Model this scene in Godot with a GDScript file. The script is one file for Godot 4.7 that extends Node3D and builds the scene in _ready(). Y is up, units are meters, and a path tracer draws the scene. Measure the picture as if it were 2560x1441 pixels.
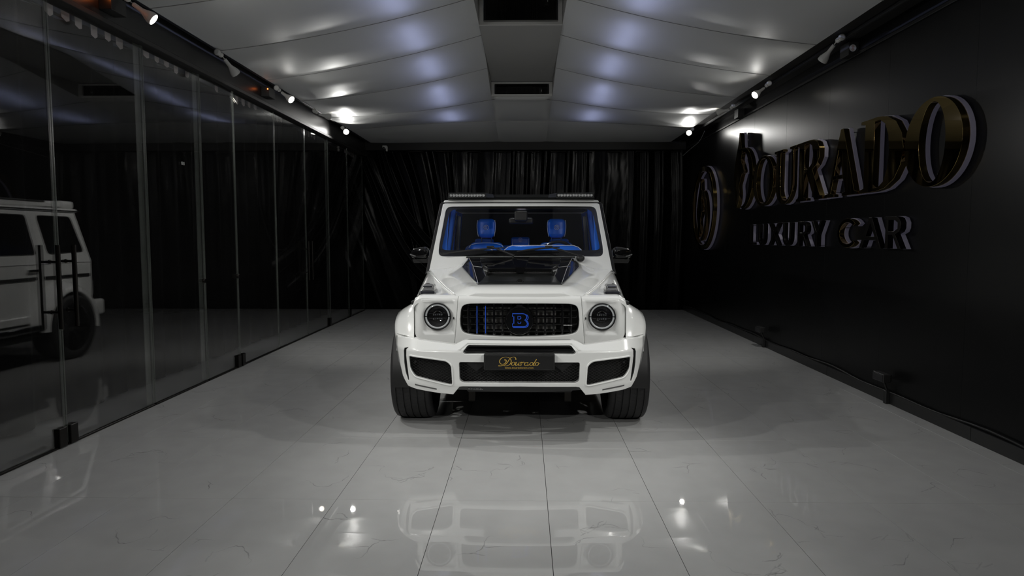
extends Node3D
# A car showroom: white off-road car on polished tiles, glass partition on one side, black sign wall on the other.

var M := {}
var used := {}
var rng := RandomNumberGenerator.new()


# ---------------------------------------------------------------- mesh collector
class Geo:
	var v := PackedVector3Array()
	var n := PackedVector3Array()
	var uv := PackedVector2Array()

	func tri(a: Vector3, b: Vector3, c: Vector3, na: Vector3, nb: Vector3, nc: Vector3, ua := Vector2.ZERO, ub := Vector2.ZERO, uc := Vector2.ZERO) -> void:
		if (b - a).cross(c - a).dot(na + nb + nc) > 0.0:
			v.append(a); v.append(c); v.append(b)
			n.append(na); n.append(nc); n.append(nb)
			uv.append(ua); uv.append(uc); uv.append(ub)
		else:
			v.append(a); v.append(b); v.append(c)
			n.append(na); n.append(nb); n.append(nc)
			uv.append(ua); uv.append(ub); uv.append(uc)

	func quad(a: Vector3, b: Vector3, c: Vector3, d: Vector3, nn: Vector3) -> void:
		tri(a, b, c, nn, nn, nn, Vector2(0, 0), Vector2(1, 0), Vector2(1, 1))
		tri(a, c, d, nn, nn, nn, Vector2(0, 0), Vector2(1, 1), Vector2(0, 1))

	func face(pts: Array, away: Vector3) -> void:
		# flat polygon (convex), normal turned away from the point given
		var nn: Vector3 = (pts[1] - pts[0]).cross(pts[2] - pts[0]).normalized()
		var mid := Vector3.ZERO
		for p in pts:
			mid += p
		mid /= pts.size()
		if nn.dot(mid - away) < 0.0:
			nn = -nn
		for i in range(1, pts.size() - 1):
			tri(pts[0], pts[i], pts[i + 1], nn, nn, nn)

	func hexa(p: Array) -> void:
		# eight corners: 0-3 one end, 4-7 the other in the same order
		var mid := Vector3.ZERO
		for q in p:
			mid += q
		mid /= 8.0
		face([p[0], p[1], p[2], p[3]], mid)
		face([p[4], p[5], p[6], p[7]], mid)
		for i in 4:
			var j := (i + 1) % 4
			face([p[i], p[j], p[4 + j], p[4 + i]], mid)

	func box(c: Vector3, s: Vector3, ch := 0.0, b := Basis.IDENTITY) -> void:
		# box with chamfered edges
		var h := s * 0.5
		var k: float = minf(ch, minf(h.x, minf(h.y, h.z)) * 0.95)
		if k <= 0.0:
			var p := []
			for sg in [[-1, -1, -1], [1, -1, -1], [1, 1, -1], [-1, 1, -1], [-1, -1, 1], [1, -1, 1], [1, 1, 1], [-1, 1, 1]]:
				p.append(c + b * Vector3(h.x * sg[0], h.y * sg[1], h.z * sg[2]))
			hexa(p)
			return
		for ax in 3:
			var i1 := (ax + 1) % 3
			var i2 := (ax + 2) % 3
			for sg in [-1.0, 1.0]:
				var pts := []
				for q in [[-1, -1], [1, -1], [1, 1], [-1, 1]]:
					var w := Vector3.ZERO
					w[ax] = h[ax] * sg
					w[i1] = (h[i1] - k) * q[0]
					w[i2] = (h[i2] - k) * q[1]
					pts.append(c + b * w)
				face(pts, c)
				for sh in [-1.0, 1.0]:
					var e := []
					for q in [[0, -1], [0, 1], [1, 1], [1, -1]]:
						var w := Vector3.ZERO
						w[ax] = (h[ax] - (k if q[0] == 1 else 0.0)) * sg
						w[i1] = (h[i1] - (0.0 if q[0] == 1 else k)) * sh
						w[i2] = (h[i2] - k) * q[1]
						e.append(c + b * w)
					face(e, c)
		for sx in [-1.0, 1.0]:
			for sy in [-1.0, 1.0]:
				for sz in [-1.0, 1.0]:
					face([c + b * Vector3(h.x * sx, (h.y - k) * sy, (h.z - k) * sz), c + b * Vector3((h.x - k) * sx, h.y * sy, (h.z - k) * sz), c + b * Vector3((h.x - k) * sx, (h.y - k) * sy, h.z * sz)], c)

	func grid(P: Array, wu := false, wv := false, inside = null, flip := false) -> void:
		# rows of points -> smooth surface; normals turned away from inside if given
		var R := P.size()
		var C: int = P[0].size()
		var N := []
		var sum := 0.0
		for i in R:
			var row := PackedVector3Array()
			for j in C:
				var ia := (i - 1 + R) % R if wu else maxi(i - 1, 0)
				var ib := (i + 1) % R if wu else mini(i + 1, R - 1)
				var ja := (j - 1 + C) % C if wv else maxi(j - 1, 0)
				var jb := (j + 1) % C if wv else mini(j + 1, C - 1)
				var du: Vector3 = P[ib][j] - P[ia][j]
				var dv: Vector3 = P[i][jb] - P[i][ja]
				var nn := du.cross(dv)
				if nn.length_squared() < 1e-16:
					# pole: take a neighbour's direction
					var i2 := clampi(i + (1 if i < R / 2 else -1), 0, R - 1)
					var j2 := clampi(j + (1 if j < C / 2 else -1), 0, C - 1)
					du = P[mini(i2 + 1, R - 1)][j2] - P[maxi(i2 - 1, 0)][j2]
					dv = P[i2][mini(j2 + 1, C - 1)] - P[i2][maxi(j2 - 1, 0)]
					nn = du.cross(dv)
				nn = nn.normalized()
				row.append(nn)
				if inside != null:
					sum += nn.dot(P[i][j] - inside)
			N.append(row)
		var sg := -1.0 if (sum < 0.0 or flip) else 1.0
		var RR := R if wu else R - 1
		var CC := C if wv else C - 1
		for i in RR:
			for j in CC:
				var i2 := (i + 1) % R
				var j2 := (j + 1) % C
				var ua := Vector2(float(j) / CC, float(i) / RR)
				var ub := Vector2(float(j + 1) / CC, float(i) / RR)
				var uc := Vector2(float(j + 1) / CC, float(i + 1) / RR)
				var ud := Vector2(float(j) / CC, float(i + 1) / RR)
				tri(P[i][j], P[i][j2], P[i2][j2], N[i][j] * sg, N[i][j2] * sg, N[i2][j2] * sg, ua, ub, uc)
				tri(P[i][j], P[i2][j2], P[i2][j], N[i][j] * sg, N[i2][j2] * sg, N[i2][j] * sg, ua, uc, ud)

	func rbox(c: Vector3, s: Vector3, r: float, seg := 4, warp = null, b := Basis.IDENTITY, div := 4) -> void:
		# rounded box, optionally bent by warp(Vector3)->Vector3 afterwards
		var h := s * 0.5
		r = minf(r, minf(h.x, minf(h.y, h.z)) * 0.999)
		var inner := h - Vector3(r, r, r)
		for ax in 3:
			var i1 := (ax + 1) % 3
			var i2 := (ax + 2) % 3
			for sg in [-1.0, 1.0]:
				var t1 := _stops(inner[i1], seg, div)
				var t2 := _stops(inner[i2], seg, div)
				var P := []
				var Q := []
				for a in t1:
					var row := PackedVector3Array()
					var rn := PackedVector3Array()
					for d in t2:
						var core := Vector3.ZERO
						core[ax] = inner[ax] * sg
						core[i1] = clampf(a[0], -inner[i1], inner[i1])
						core[i2] = clampf(d[0], -inner[i2], inner[i2])
						var dir := Vector3.ZERO
						dir[ax] = sg
						dir[i1] = a[1]
						dir[i2] = d[1]
						dir = dir.normalized()
						row.append(core + dir * r)
						rn.append(dir)
					P.append(row)
					Q.append(rn)
				for i in t1.size() - 1:
					for j in t2.size() - 1:
						var p := []
						var m := []
						for q in [[i, j], [i, j + 1], [i + 1, j + 1], [i + 1, j]]:
							var pt: Vector3 = P[q[0]][q[1]]
							var nn: Vector3 = Q[q[0]][q[1]]
							if warp != null:
								var e := 0.002
								var o: Vector3 = warp.call(pt)
								var J := Basis((warp.call(pt + Vector3(e, 0, 0)) - o) / e, (warp.call(pt + Vector3(0, e, 0)) - o) / e, (warp.call(pt + Vector3(0, 0, e)) - o) / e)
								if absf(J.determinant()) > 1e-6:
									nn = (J.inverse().transposed() * nn).normalized() * signf(J.determinant())
									nn = nn * signf(J.determinant())
								pt = o
							p.append(c + b * pt)
							m.append((b * nn).normalized())
						tri(p[0], p[1], p[2], m[0], m[1], m[2])
						tri(p[0], p[2], p[3], m[0], m[2], m[3])

	func _stops(inner: float, seg: int, div: int) -> Array:
		var o := []
		for k in range(seg, 0, -1):
			o.append([-inner, -tan(PI / 4 * k / seg)])
		for k in div + 1:
			o.append([lerpf(-inner, inner, float(k) / div), 0.0])
		for k in range(1, seg + 1):
			o.append([inner, tan(PI / 4 * k / seg)])
		return o

	func tube(path: PackedVector3Array, rad, sides := 8, caps := true, closed := false, flat := 1.0) -> void:
		# rad: number or array; flat squeezes the section along its second axis
		var N := path.size()
		if N < 2:
			return
		var t0 := (path[1] - path[0]).normalized()
		var up := Vector3.UP if absf(t0.y) < 0.9 else Vector3.RIGHT
		var s := t0.cross(up).normalized()
		var P := []
		for i in N:
			var a := path[(i - 1 + N) % N] if closed else path[maxi(i - 1, 0)]
			var b := path[(i + 1) % N] if closed else path[mini(i + 1, N - 1)]
			var t := (b - a).normalized()
			s = (s - t * s.dot(t))
			if s.length() < 1e-5:
				s = t.cross(Vector3.UP if absf(t.y) < 0.9 else Vector3.RIGHT)
			s = s.normalized()
			var w := t.cross(s)
			var r: float = rad[i] if rad is Array or rad is PackedFloat32Array else rad
			var row := PackedVector3Array()
			for k in sides:
				var an := TAU * k / sides
				row.append(path[i] + (s * cos(an) + w * sin(an) * flat) * r)
			P.append(row)
		var R := N if closed else N - 1
		for i in R:
			var i2 := (i + 1) % N
			for k in sides:
				var k2 := (k + 1) % sides
				tri(P[i][k], P[i][k2], P[i2][k2], _nz(P[i][k] - path[i]), _nz(P[i][k2] - path[i]), _nz(P[i2][k2] - path[i2]))
				tri(P[i][k], P[i2][k2], P[i2][k], _nz(P[i][k] - path[i]), _nz(P[i2][k2] - path[i2]), _nz(P[i2][k] - path[i2]))
		if caps and not closed:
			for e in [0, N - 1]:
				var out := (path[0] - path[1]).normalized() if e == 0 else (path[N - 1] - path[N - 2]).normalized()
				for k in sides:
					tri(path[e], P[e][k], P[e][(k + 1) % sides], out, out, out)

	func _nz(a: Vector3) -> Vector3:
		return a.normalized() if a.length_squared() > 1e-14 else Vector3.UP

	func lathe(prof: PackedVector2Array, xf: Transform3D, seg := 24, arc := TAU) -> void:
		# prof: (radius, height along local y); corners sharper than 35 degrees stay sharp
		var cnt := prof.size()
		var en := []
		for i in cnt - 1:
			var d := prof[i + 1] - prof[i]
			en.append(Vector2(d.y, -d.x).normalized())
		var closed := absf(arc - TAU) < 1e-4
		for i in cnt - 1:
			var n0: Vector2 = en[i]
			var n1: Vector2 = en[i]
			if i > 0 and en[i].dot(en[i - 1]) > 0.8:
				n0 = (en[i] + en[i - 1]).normalized()
			if i < cnt - 2 and en[i].dot(en[i + 1]) > 0.8:
				n1 = (en[i] + en[i + 1]).normalized()
			for k in seg:
				var a0 := arc * k / seg
				var a1 := arc * (k + 1) / seg
				var q := []
				for e in [[prof[i], a0, n0], [prof[i], a1, n0], [prof[i + 1], a1, n1], [prof[i + 1], a0, n1]]:
					var pt := Vector3(e[0].x * cos(e[1]), e[0].y, e[0].x * sin(e[1]))
					var nn := Vector3(e[2].x * cos(e[1]), e[2].y, e[2].x * sin(e[1]))
					q.append([xf * pt, (xf.basis * nn).normalized()])
				var u0 := Vector2(float(k) / seg, float(i) / cnt)
				var u1 := Vector2(float(k + 1) / seg, float(i) / cnt)
				var u2 := Vector2(float(k + 1) / seg, float(i + 1) / cnt)
				var u3 := Vector2(float(k) / seg, float(i + 1) / cnt)
				if prof[i].x > 1e-6:
					tri(q[0][0], q[1][0], q[2][0], q[0][1], q[1][1], q[2][1], u0, u1, u2)
				if prof[i + 1].x > 1e-6:
					tri(q[0][0], q[2][0], q[3][0], q[0][1], q[2][1], q[3][1], u0, u2, u3)

	func _wn(warp: Callable, p: Vector2, d: float, nl: Vector3) -> Array:
		var e := 0.0015
		var o: Vector3 = warp.call(p, d)
		var du: Vector3 = (warp.call(p + Vector2(e, 0), d) - o) / e
		var dv: Vector3 = (warp.call(p + Vector2(0, e), d) - o) / e
		var dd: Vector3 = (warp.call(p, d + e) - o) / e
		var J := Basis(du, dv, dd)
		var det := J.determinant()
		if absf(det) < 1e-7:
			return [o, (du.cross(dv)).normalized()]
		return [o, (J.inverse().transposed() * nl).normalized()]

	func panel(outline: PackedVector2Array, holes: Array, warp: Callable, cell: float, bev: float, depth: float, back := false) -> void:
		# a sheet cut to an outline with holes, laid on the surface warp(uv, depth), with rounded edges
		var loops := [_orient(_resample(outline, cell), true)]
		for h in holes:
			loops.append(_orient(_resample(h, cell), false))
		var ins := []
		for l in loops:
			ins.append(_inset(l, bev))
		var lo: Vector2 = ins[0][0]
		var hi: Vector2 = ins[0][0]
		for p in ins[0]:
			lo = lo.min(p)
			hi = hi.max(p)
		var us := _cuts(lo.x, hi.x, cell)
		var vs := _cuts(lo.y, hi.y, cell)
		for i in range(1, ins.size()):
			var a: Vector2 = ins[i][0]
			var b: Vector2 = ins[i][0]
			for p in ins[i]:
				a = a.min(p)
				b = b.max(p)
			us.append((a.x + b.x) * 0.5 + 0.00013)
			vs.append((a.y + b.y) * 0.5 + 0.00017)
		us.sort()
		vs.sort()
		var layers := [[0.0, Vector3(0, 0, -1)]]
		if back:
			layers.append([depth, Vector3(0, 0, 1)])
		for iu in us.size() - 1:
			if us[iu + 1] - us[iu] < 1e-5:
				continue
			var strip := Geometry2D.intersect_polygons(PackedVector2Array([Vector2(us[iu], lo.y - 1), Vector2(us[iu + 1], lo.y - 1), Vector2(us[iu + 1], hi.y + 1), Vector2(us[iu], hi.y + 1)]), ins[0])
			for iv in vs.size() - 1:
				if vs[iv + 1] - vs[iv] < 1e-5:
					continue
				var cellp := PackedVector2Array([Vector2(us[iu], vs[iv]), Vector2(us[iu + 1], vs[iv]), Vector2(us[iu + 1], vs[iv + 1]), Vector2(us[iu], vs[iv + 1])])
				var parts := []
				for s in strip:
					parts.append_array(Geometry2D.intersect_polygons(s, cellp))
				for k in range(1, ins.size()):
					var nx := []
					for q in parts:
						nx.append_array(Geometry2D.clip_polygons(q, ins[k]))
					parts = nx
				for q in parts:
					var ix := Geometry2D.triangulate_polygon(q)
					for L in layers:
						for t in range(0, ix.size(), 3):
							var A := _wn(warp, q[ix[t]], L[0], L[1])
							var B := _wn(warp, q[ix[t + 1]], L[0], L[1])
							var C := _wn(warp, q[ix[t + 2]], L[0], L[1])
							tri(A[0], B[0], C[0], A[1], B[1], C[1], q[ix[t]], q[ix[t + 1]], q[ix[t + 2]])
		for li in loops.size():
			var l: PackedVector2Array = loops[li]
			var m: PackedVector2Array = ins[li]
			var cnt := l.size()
			var rings := []
			var K := 3 if bev > 0.0 else 0
			for k in K + 1:
				var t := PI / 2 * (float(k) / K if K > 0 else 1.0)
				rings.append([sin(t), bev * (1.0 - cos(t)), cos(t)])
			rings.append([1.0, depth, 0.0])
			for i in cnt:
				var j := (i + 1) % cnt
				var e := (l[j] - l[i]).normalized()
				var out := Vector2(e.y, -e.x)
				var ep := (l[i] - l[(i - 1 + cnt) % cnt]).normalized()
				var ex := (l[(j + 1) % cnt] - l[j]).normalized()
				var oi := (out + Vector2(ep.y, -ep.x)).normalized() if ep.dot(e) > 0.75 else out
				var oj := (out + Vector2(ex.y, -ex.x)).normalized() if ex.dot(e) > 0.75 else out
				for k in rings.size() - 1:
					var r0: Array = rings[k]
					var r1: Array = rings[k + 1]
					if k == rings.size() - 2 and K > 0:
						r0 = [r0[0], r0[1], 0.0]
					var A := _wn(warp, m[i].lerp(l[i], r0[0]), r0[1], Vector3(oi.x * sqrt(1 - r0[2] * r0[2]), oi.y * sqrt(1 - r0[2] * r0[2]), -r0[2]))
					var B := _wn(warp, m[j].lerp(l[j], r0[0]), r0[1], Vector3(oj.x * sqrt(1 - r0[2] * r0[2]), oj.y * sqrt(1 - r0[2] * r0[2]), -r0[2]))
					var C := _wn(warp, m[j].lerp(l[j], r1[0]), r1[1], Vector3(oj.x * sqrt(1 - r1[2] * r1[2]), oj.y * sqrt(1 - r1[2] * r1[2]), -r1[2]))
					var D := _wn(warp, m[i].lerp(l[i], r1[0]), r1[1], Vector3(oi.x * sqrt(1 - r1[2] * r1[2]), oi.y * sqrt(1 - r1[2] * r1[2]), -r1[2]))
					tri(A[0], B[0], C[0], A[1], B[1], C[1])
					tri(A[0], C[0], D[0], A[1], C[1], D[1])

	func _cuts(a: float, b: float, step: float) -> Array:
		var k := maxi(1, int(ceil((b - a) / step)))
		var o := []
		for i in k + 1:
			o.append(lerpf(a, b, float(i) / k))
		return o

	func _resample(p: PackedVector2Array, step: float) -> PackedVector2Array:
		var o := PackedVector2Array()
		for i in p.size():
			var a := p[i]
			var b := p[(i + 1) % p.size()]
			if a.distance_to(b) < 1e-5:
				continue
			var k := maxi(1, int(ceil(a.distance_to(b) / step)))
			for t in k:
				o.append(a.lerp(b, float(t) / k))
		return o

	func _area(p: PackedVector2Array) -> float:
		var s := 0.0
		for i in p.size():
			s += p[i].cross(p[(i + 1) % p.size()])
		return s * 0.5

	func _orient(p: PackedVector2Array, ccw: bool) -> PackedVector2Array:
		if (_area(p) > 0.0) != ccw:
			p.reverse()
		return p

	func _inset(p: PackedVector2Array, d: float) -> PackedVector2Array:
		var o := PackedVector2Array()
		var cnt := p.size()
		for i in cnt:
			var e1 := (p[i] - p[(i - 1 + cnt) % cnt]).normalized()
			var e2 := (p[(i + 1) % cnt] - p[i]).normalized()
			var n1 := Vector2(-e1.y, e1.x)
			var n2 := Vector2(-e2.y, e2.x)
			var m := (n1 + n2) / maxf(0.35, 1.0 + n1.dot(n2))
			o.append(p[i] + m * d)
		return o

	func mesh() -> ArrayMesh:
		var a := []
		a.resize(Mesh.ARRAY_MAX)
		a[Mesh.ARRAY_VERTEX] = v
		a[Mesh.ARRAY_NORMAL] = n
		a[Mesh.ARRAY_TEX_UV] = uv
		var m := ArrayMesh.new()
		m.add_surface_from_arrays(Mesh.PRIMITIVE_TRIANGLES, a)
		return m


# ---------------------------------------------------------------- scene helpers
func numbered(called: String) -> String:
	var k: int = used.get(called, 0)
	used[called] = k + 1
	return called if k == 0 else "%s_%03d" % [called, k]


func tag(o: Node3D, label: String, category: String, group := "") -> Node3D:
	o.set_meta("label", label)
	o.set_meta("category", category)
	if group != "":
		o.set_meta("group", group)
	return o


func thing(called: String, label: String, category: String, at := Vector3.ZERO, group := "") -> Node3D:
	var o := Node3D.new()
	o.name = numbered(called)
	add_child(o)
	o.position = at
	return tag(o, label, category, group)


func put(called: String, g, m: Material, parent: Node3D = null, label := "") -> MeshInstance3D:
	var o := MeshInstance3D.new()
	o.mesh = g.mesh() if g is Geo else g
	o.material_override = m
	if parent == null:
		o.name = numbered(called)
		add_child(o)
	else:
		o.name = called
		parent.add_child(o, true)
	if label != "":
		o.set_meta("label", label)
	return o


func struct(called: String, g, m: Material, label := "", category := "") -> MeshInstance3D:
	var o := put(called, g, m)
	o.set_meta("kind", "structure")
	if label != "":
		tag(o, label, category)
	return o


func mat(called: String, lin: Color, rough := 0.5, metal := 0.0, coat := 0.0) -> StandardMaterial3D:
	var m := StandardMaterial3D.new()
	m.resource_name = called
	var c := lin.linear_to_srgb()
	c.a = lin.a
	m.albedo_color = c
	m.roughness = rough
	m.metallic = metal
	if coat > 0.0:
		m.clearcoat_enabled = true
		m.clearcoat = coat
		m.clearcoat_roughness = 0.03
	M[called] = m
	return m


func pts(a: Array) -> PackedVector2Array:
	var o := PackedVector2Array()
	for i in range(0, a.size(), 2):
		o.append(Vector2(a[i], a[i + 1]))
	return o


func sym(a: Array) -> PackedVector2Array:
	# half outline from centre top round the left to centre bottom -> whole outline
	var o := pts(a)
	var k := o.size()
	for i in range(k - 1, -1, -1):
		if o[i].x < -0.012:
			o.append(Vector2(-o[i].x, o[i].y))
	return o


func flipx(p: PackedVector2Array) -> PackedVector2Array:
	var o := PackedVector2Array()
	for i in range(p.size() - 1, -1, -1):
		o.append(Vector2(-p[i].x, p[i].y))
	return o


func fillet(p: PackedVector2Array, r: float, seg := 4) -> PackedVector2Array:
	var o := PackedVector2Array()
	var k := p.size()
	for i in k:
		var a := p[(i - 1 + k) % k]
		var b := p[i]
		var c := p[(i + 1) % k]
		var la := minf(r, a.distance_to(b) * 0.48)
		var lc := minf(r, c.distance_to(b) * 0.48)
		if (b - a).normalized().dot((c - b).normalized()) > 0.985:
			o.append(b)
			continue
		var s := b + (a - b).normalized() * la
		var e := b + (c - b).normalized() * lc
		for t in seg + 1:
			var f := float(t) / seg
			o.append(s.lerp(b, f).lerp(b.lerp(e, f), f))
	return o


func circle(c: Vector2, r: float, k := 32, sy := 1.0) -> PackedVector2Array:
	var o := PackedVector2Array()
	for i in k:
		var a := TAU * i / k
		o.append(c + Vector2(cos(a) * r, sin(a) * r * sy))
	return o


func spline(p: PackedVector2Array, seg := 6, closed := false) -> PackedVector2Array:
	var o := PackedVector2Array()
	var k := p.size()
	var last := k if closed else k - 1
	for i in last:
		var p0 := p[(i - 1 + k) % k] if closed else p[maxi(i - 1, 0)]
		var p1 := p[i]
		var p2 := p[(i + 1) % k]
		var p3 := p[(i + 2) % k] if closed else p[mini(i + 2, k - 1)]
		for t in seg:
			var f := float(t) / seg
			o.append(0.5 * (2.0 * p1 + (p2 - p0) * f + (2.0 * p0 - 5.0 * p1 + 4.0 * p2 - p3) * f * f + (3.0 * p1 - p0 - 3.0 * p2 + p3) * f * f * f))
	if not closed:
		o.append(p[k - 1])
	return o


func ribbon(g: Geo, p: PackedVector2Array, w: float, warp: Callable, pen := 0.0, closed := false, thick := 0.001) -> void:
	# flat raised stroke along a 2D path; pen > 0 makes it thick and thin like a broad nib
	var k := p.size()
	var L := PackedVector2Array()
	var R := PackedVector2Array()
	for i in k:
		var a := p[(i - 1 + k) % k] if closed else p[maxi(i - 1, 0)]
		var b := p[(i + 1) % k] if closed else p[mini(i + 1, k - 1)]
		var t := (b - a).normalized()
		var nn := Vector2(-t.y, t.x)
		var ww := w * 0.5
		if pen > 0.0:
			ww *= lerpf(1.0, 0.3 + 1.1 * absf(t.y), pen)
		L.append(p[i] + nn * ww)
		R.append(p[i] - nn * ww)
	for i in (k if closed else k - 1):
		var j := (i + 1) % k
		var q := [warp.call(L[i], -thick), warp.call(R[i], -thick), warp.call(R[j], -thick), warp.call(L[j], -thick)]
		var f := [warp.call(L[i], 0.0), warp.call(R[i], 0.0), warp.call(R[j], 0.0), warp.call(L[j], 0.0)]
		var out: Vector3 = (q[0] - f[0]).normalized()
		g.quad(q[0], q[1], q[2], q[3], out)
		var mid: Vector3 = (q[0] + q[2] + f[0] + f[2]) * 0.25
		g.face([q[0], q[3], f[3], f[0]], mid)
		g.face([q[1], q[2], f[2], f[1]], mid)


func text(s: String, size: float, depth: float, serif := false, bold := true) -> Array:
	# [mesh, width, height] of lettering centred on its origin, facing +z
	var t := TextMesh.new()
	var f := SystemFont.new()
	f.font_names = PackedStringArray(["Droid Serif" if serif else "Droid Sans"])
	f.font_weight = 700 if bold else 400
	t.font = f
	t.text = s
	t.font_size = 64
	t.pixel_size = size / 64.0
	t.depth = depth
	t.curve_step = 1.0
	return [t, t.get_aabb().size.x, t.get_aabb().size.y]


# ---------------------------------------------------------------- the place
const GLASS_X := -3.32
const WALL_X := 3.32
const BACK_Z := -14.2
const FRONT_Z := 4.6
const SEAMS := [4.57, 3.27, 1.97, 0.67, -0.63, -1.93, -3.23, -4.53, -5.83, -7.13, -8.43, -9.73, -11.03, -12.4, -14.2]


func _ready() -> void:
	rng.seed = 7
	# camera: 24 mm class lens at 1.5 m, tilted down a little
	var cam := Camera3D.new()
	cam.name = "camera"
	add_child(cam)
	cam.fov = rad_to_deg(2.0 * atan(720.5 / 1700.0))
	cam.position = Vector3(0, 1.5, 0)
	cam.rotation_degrees = Vector3(-4.222, 1.0755, 0)
	cam.near = 0.05
	cam.far = 100.0
	cam.current = true
	# environment: an indoor room at night, nothing outside
	var we := WorldEnvironment.new()
	we.name = "environment"
	var env := Environment.new()
	env.background_mode = Environment.BG_COLOR
	env.background_color = Color(0, 0, 0)
	env.tonemap_mode = Environment.TONE_MAPPER_LINEAR
	env.tonemap_exposure = 1.05
	env.sdfgi_enabled = true
	env.ssao_enabled = true
	env.ssil_enabled = true
	we.environment = env
	add_child(we)
	materials()
	room()
	ceiling_fabric()
	lamps()
	glass_side()
	car()
	back_curtain()
	sign_wall()
	small_things()


func materials() -> void:
	mat("black_wall", Color(0.0048, 0.005, 0.0052), 0.3)
	M.black_wall.metallic_specular = 0.27
	mat("black_matt", Color(0.008, 0.008, 0.008), 0.6)
	mat("black_beam", Color(0.014, 0.014, 0.014), 0.3)
	mat("curtain", Color(0.0014, 0.0014, 0.0014), 0.22)
	M.curtain.metallic_specular = 0.25
	mat("cloth_black", Color(0.0018, 0.0018, 0.0018), 0.85)
	M.cloth_black.metallic_specular = 0.15
	mat("curtain_edge", Color(0.008, 0.008, 0.008), 0.35)
	mat("grout", Color(0.03, 0.03, 0.03), 0.8)
	mat("slab", Color(0.2, 0.2, 0.2), 0.8)
	mat("soffit", Color(0.34, 0.34, 0.33), 0.6)
	mat("white_plastic", Color(0.62, 0.62, 0.6), 0.35)
	mat("tab_white", Color(0.85, 0.83, 0.82), 0.4)
	mat("tab_pale", Color(0.55, 0.5, 0.5), 0.5)
	mat("grey_plastic", Color(0.3, 0.3, 0.3), 0.4)
	mat("dark_plastic", Color(0.012, 0.012, 0.012), 0.45)
	mat("steel", Color(0.5, 0.5, 0.48), 0.25, 1.0)
	mat("dark_metal", Color(0.03, 0.028, 0.026), 0.3, 1.0)
	mat("brass", Color(0.4, 0.29, 0.11), 0.03, 1.0)
	mat("acrylic", Color(0.2, 0.19, 0.22), 0.3)
	mat("paint", Color(0.8, 0.81, 0.79), 0.22, 0.0, 1.0)
	mat("gloss_black", Color(0.005, 0.005, 0.0055), 0.06, 0.0, 1.0)
	mat("trim_black", Color(0.01, 0.01, 0.01), 0.5)
	mat("frit", Color(0.004, 0.004, 0.0045), 0.25)
	mat("rubber", Color(0.012, 0.012, 0.0125), 0.62)
	mat("carbon", Color(0.012, 0.013, 0.013), 0.28, 0.0, 0.6)
	mat("mesh_black", Color(0.008, 0.008, 0.008), 0.45)
	mat("mesh_grey", Color(0.3, 0.3, 0.3), 0.35)
	mat("fins", Color(0.5, 0.49, 0.47), 0.5)
	mat("blue_leather", Color(0.007, 0.13, 0.66), 0.42)
	mat("blue_line", Color(0.02, 0.09, 0.6), 0.35)
	mat("piping", Color(0.7, 0.72, 0.75), 0.5)
	mat("gold_print", Color(0.55, 0.36, 0.07), 0.4)
	mat("plate_black", Color(0.012, 0.012, 0.012), 0.35)
	mat("silver_print", Color(0.55, 0.55, 0.55), 0.35)
	mat("drl_white", Color(0.5, 0.52, 0.53), 0.25)
	mat("lamp_dark", Color(0.012, 0.012, 0.014), 0.2)
	mat("reflector", Color(0.6, 0.6, 0.62), 0.12, 1.0)
	mat("smoked", Color(0.10, 0.10, 0.10), 0.15)
	mat("led_cup", Color(0.75, 0.76, 0.76), 0.3)
	mat("red_print", Color(0.5, 0.16, 0.1), 0.5)
	var g := mat("glass", Color(0.1, 0.1, 0.1, 0.02), 0.0)
	g.transparency = BaseMaterial3D.TRANSPARENCY_ALPHA
	g = mat("windscreen_glass", Color(0.0, 0.0, 0.0, 0.01), 0.0)
	g.transparency = BaseMaterial3D.TRANSPARENCY_ALPHA
	g = mat("tinted_glass", Color(0.004, 0.004, 0.004, 0.93), 0.02)
	g.transparency = BaseMaterial3D.TRANSPARENCY_ALPHA
	g = mat("door_glass", Color(0.004, 0.004, 0.004, 0.75), 0.0)
	g.transparency = BaseMaterial3D.TRANSPARENCY_ALPHA
	g = mat("smoke_lens", Color(0.06, 0.06, 0.06, 0.5), 0.05)
	g.transparency = BaseMaterial3D.TRANSPARENCY_ALPHA
	g = mat("lens_glass", Color(0.2, 0.2, 0.2, 0.01), 0.0)
	g.transparency = BaseMaterial3D.TRANSPARENCY_ALPHA
	g = mat("edge_glass", Color(0.16, 0.18, 0.16, 0.35), 0.2)
	g.transparency = BaseMaterial3D.TRANSPARENCY_ALPHA
	g = mat("fabric", Color(0.62, 0.63, 0.62), 0.5)
	g.backlight_enabled = true
	g.backlight = Color(0.3, 0.3, 0.3)
	g = mat("bulb_face", Color(0.9, 0.9, 0.85), 0.3)
	g.emission_enabled = true
	g.emission = Color(1.0, 0.97, 0.9)
	g.emission_energy_multiplier = 14.0
	g = mat("cool_bulb", Color(0.8, 0.85, 0.95), 0.3)
	g.emission_enabled = true
	g.emission = Color(0.72, 0.8, 1.0)
	g.emission_energy_multiplier = 3.0
	g = mat("added_fill", Color(0.8, 0.8, 0.8), 0.4)  # glow of the fill lamp added inside the cabin
	g.emission_enabled = true
	g.emission = Color(0.95, 0.97, 1.0)
	g.emission_energy_multiplier = 0.2
	# dimly backlit acrylic of the wall letters
	M.acrylic.emission_enabled = true
	M.acrylic.emission = Color(0.84, 0.82, 1.0)
	M.acrylic.emission_energy_multiplier = 0.018
	g = mat("amber_led", Color(0.9, 0.5, 0.3), 0.3)
	g.emission_enabled = true
	g.emission = Color(1.0, 0.5, 0.25)
	g.emission_energy_multiplier = 3.0
	# polished porcelain: white-grey body with drawn veins, nine designs on one sheet
	var tm := mat("tile", Color(1, 1, 1), 0.01)
	tm.albedo_texture = tile_texture()
	M["tile"].metallic_specular = 0.5


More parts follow.
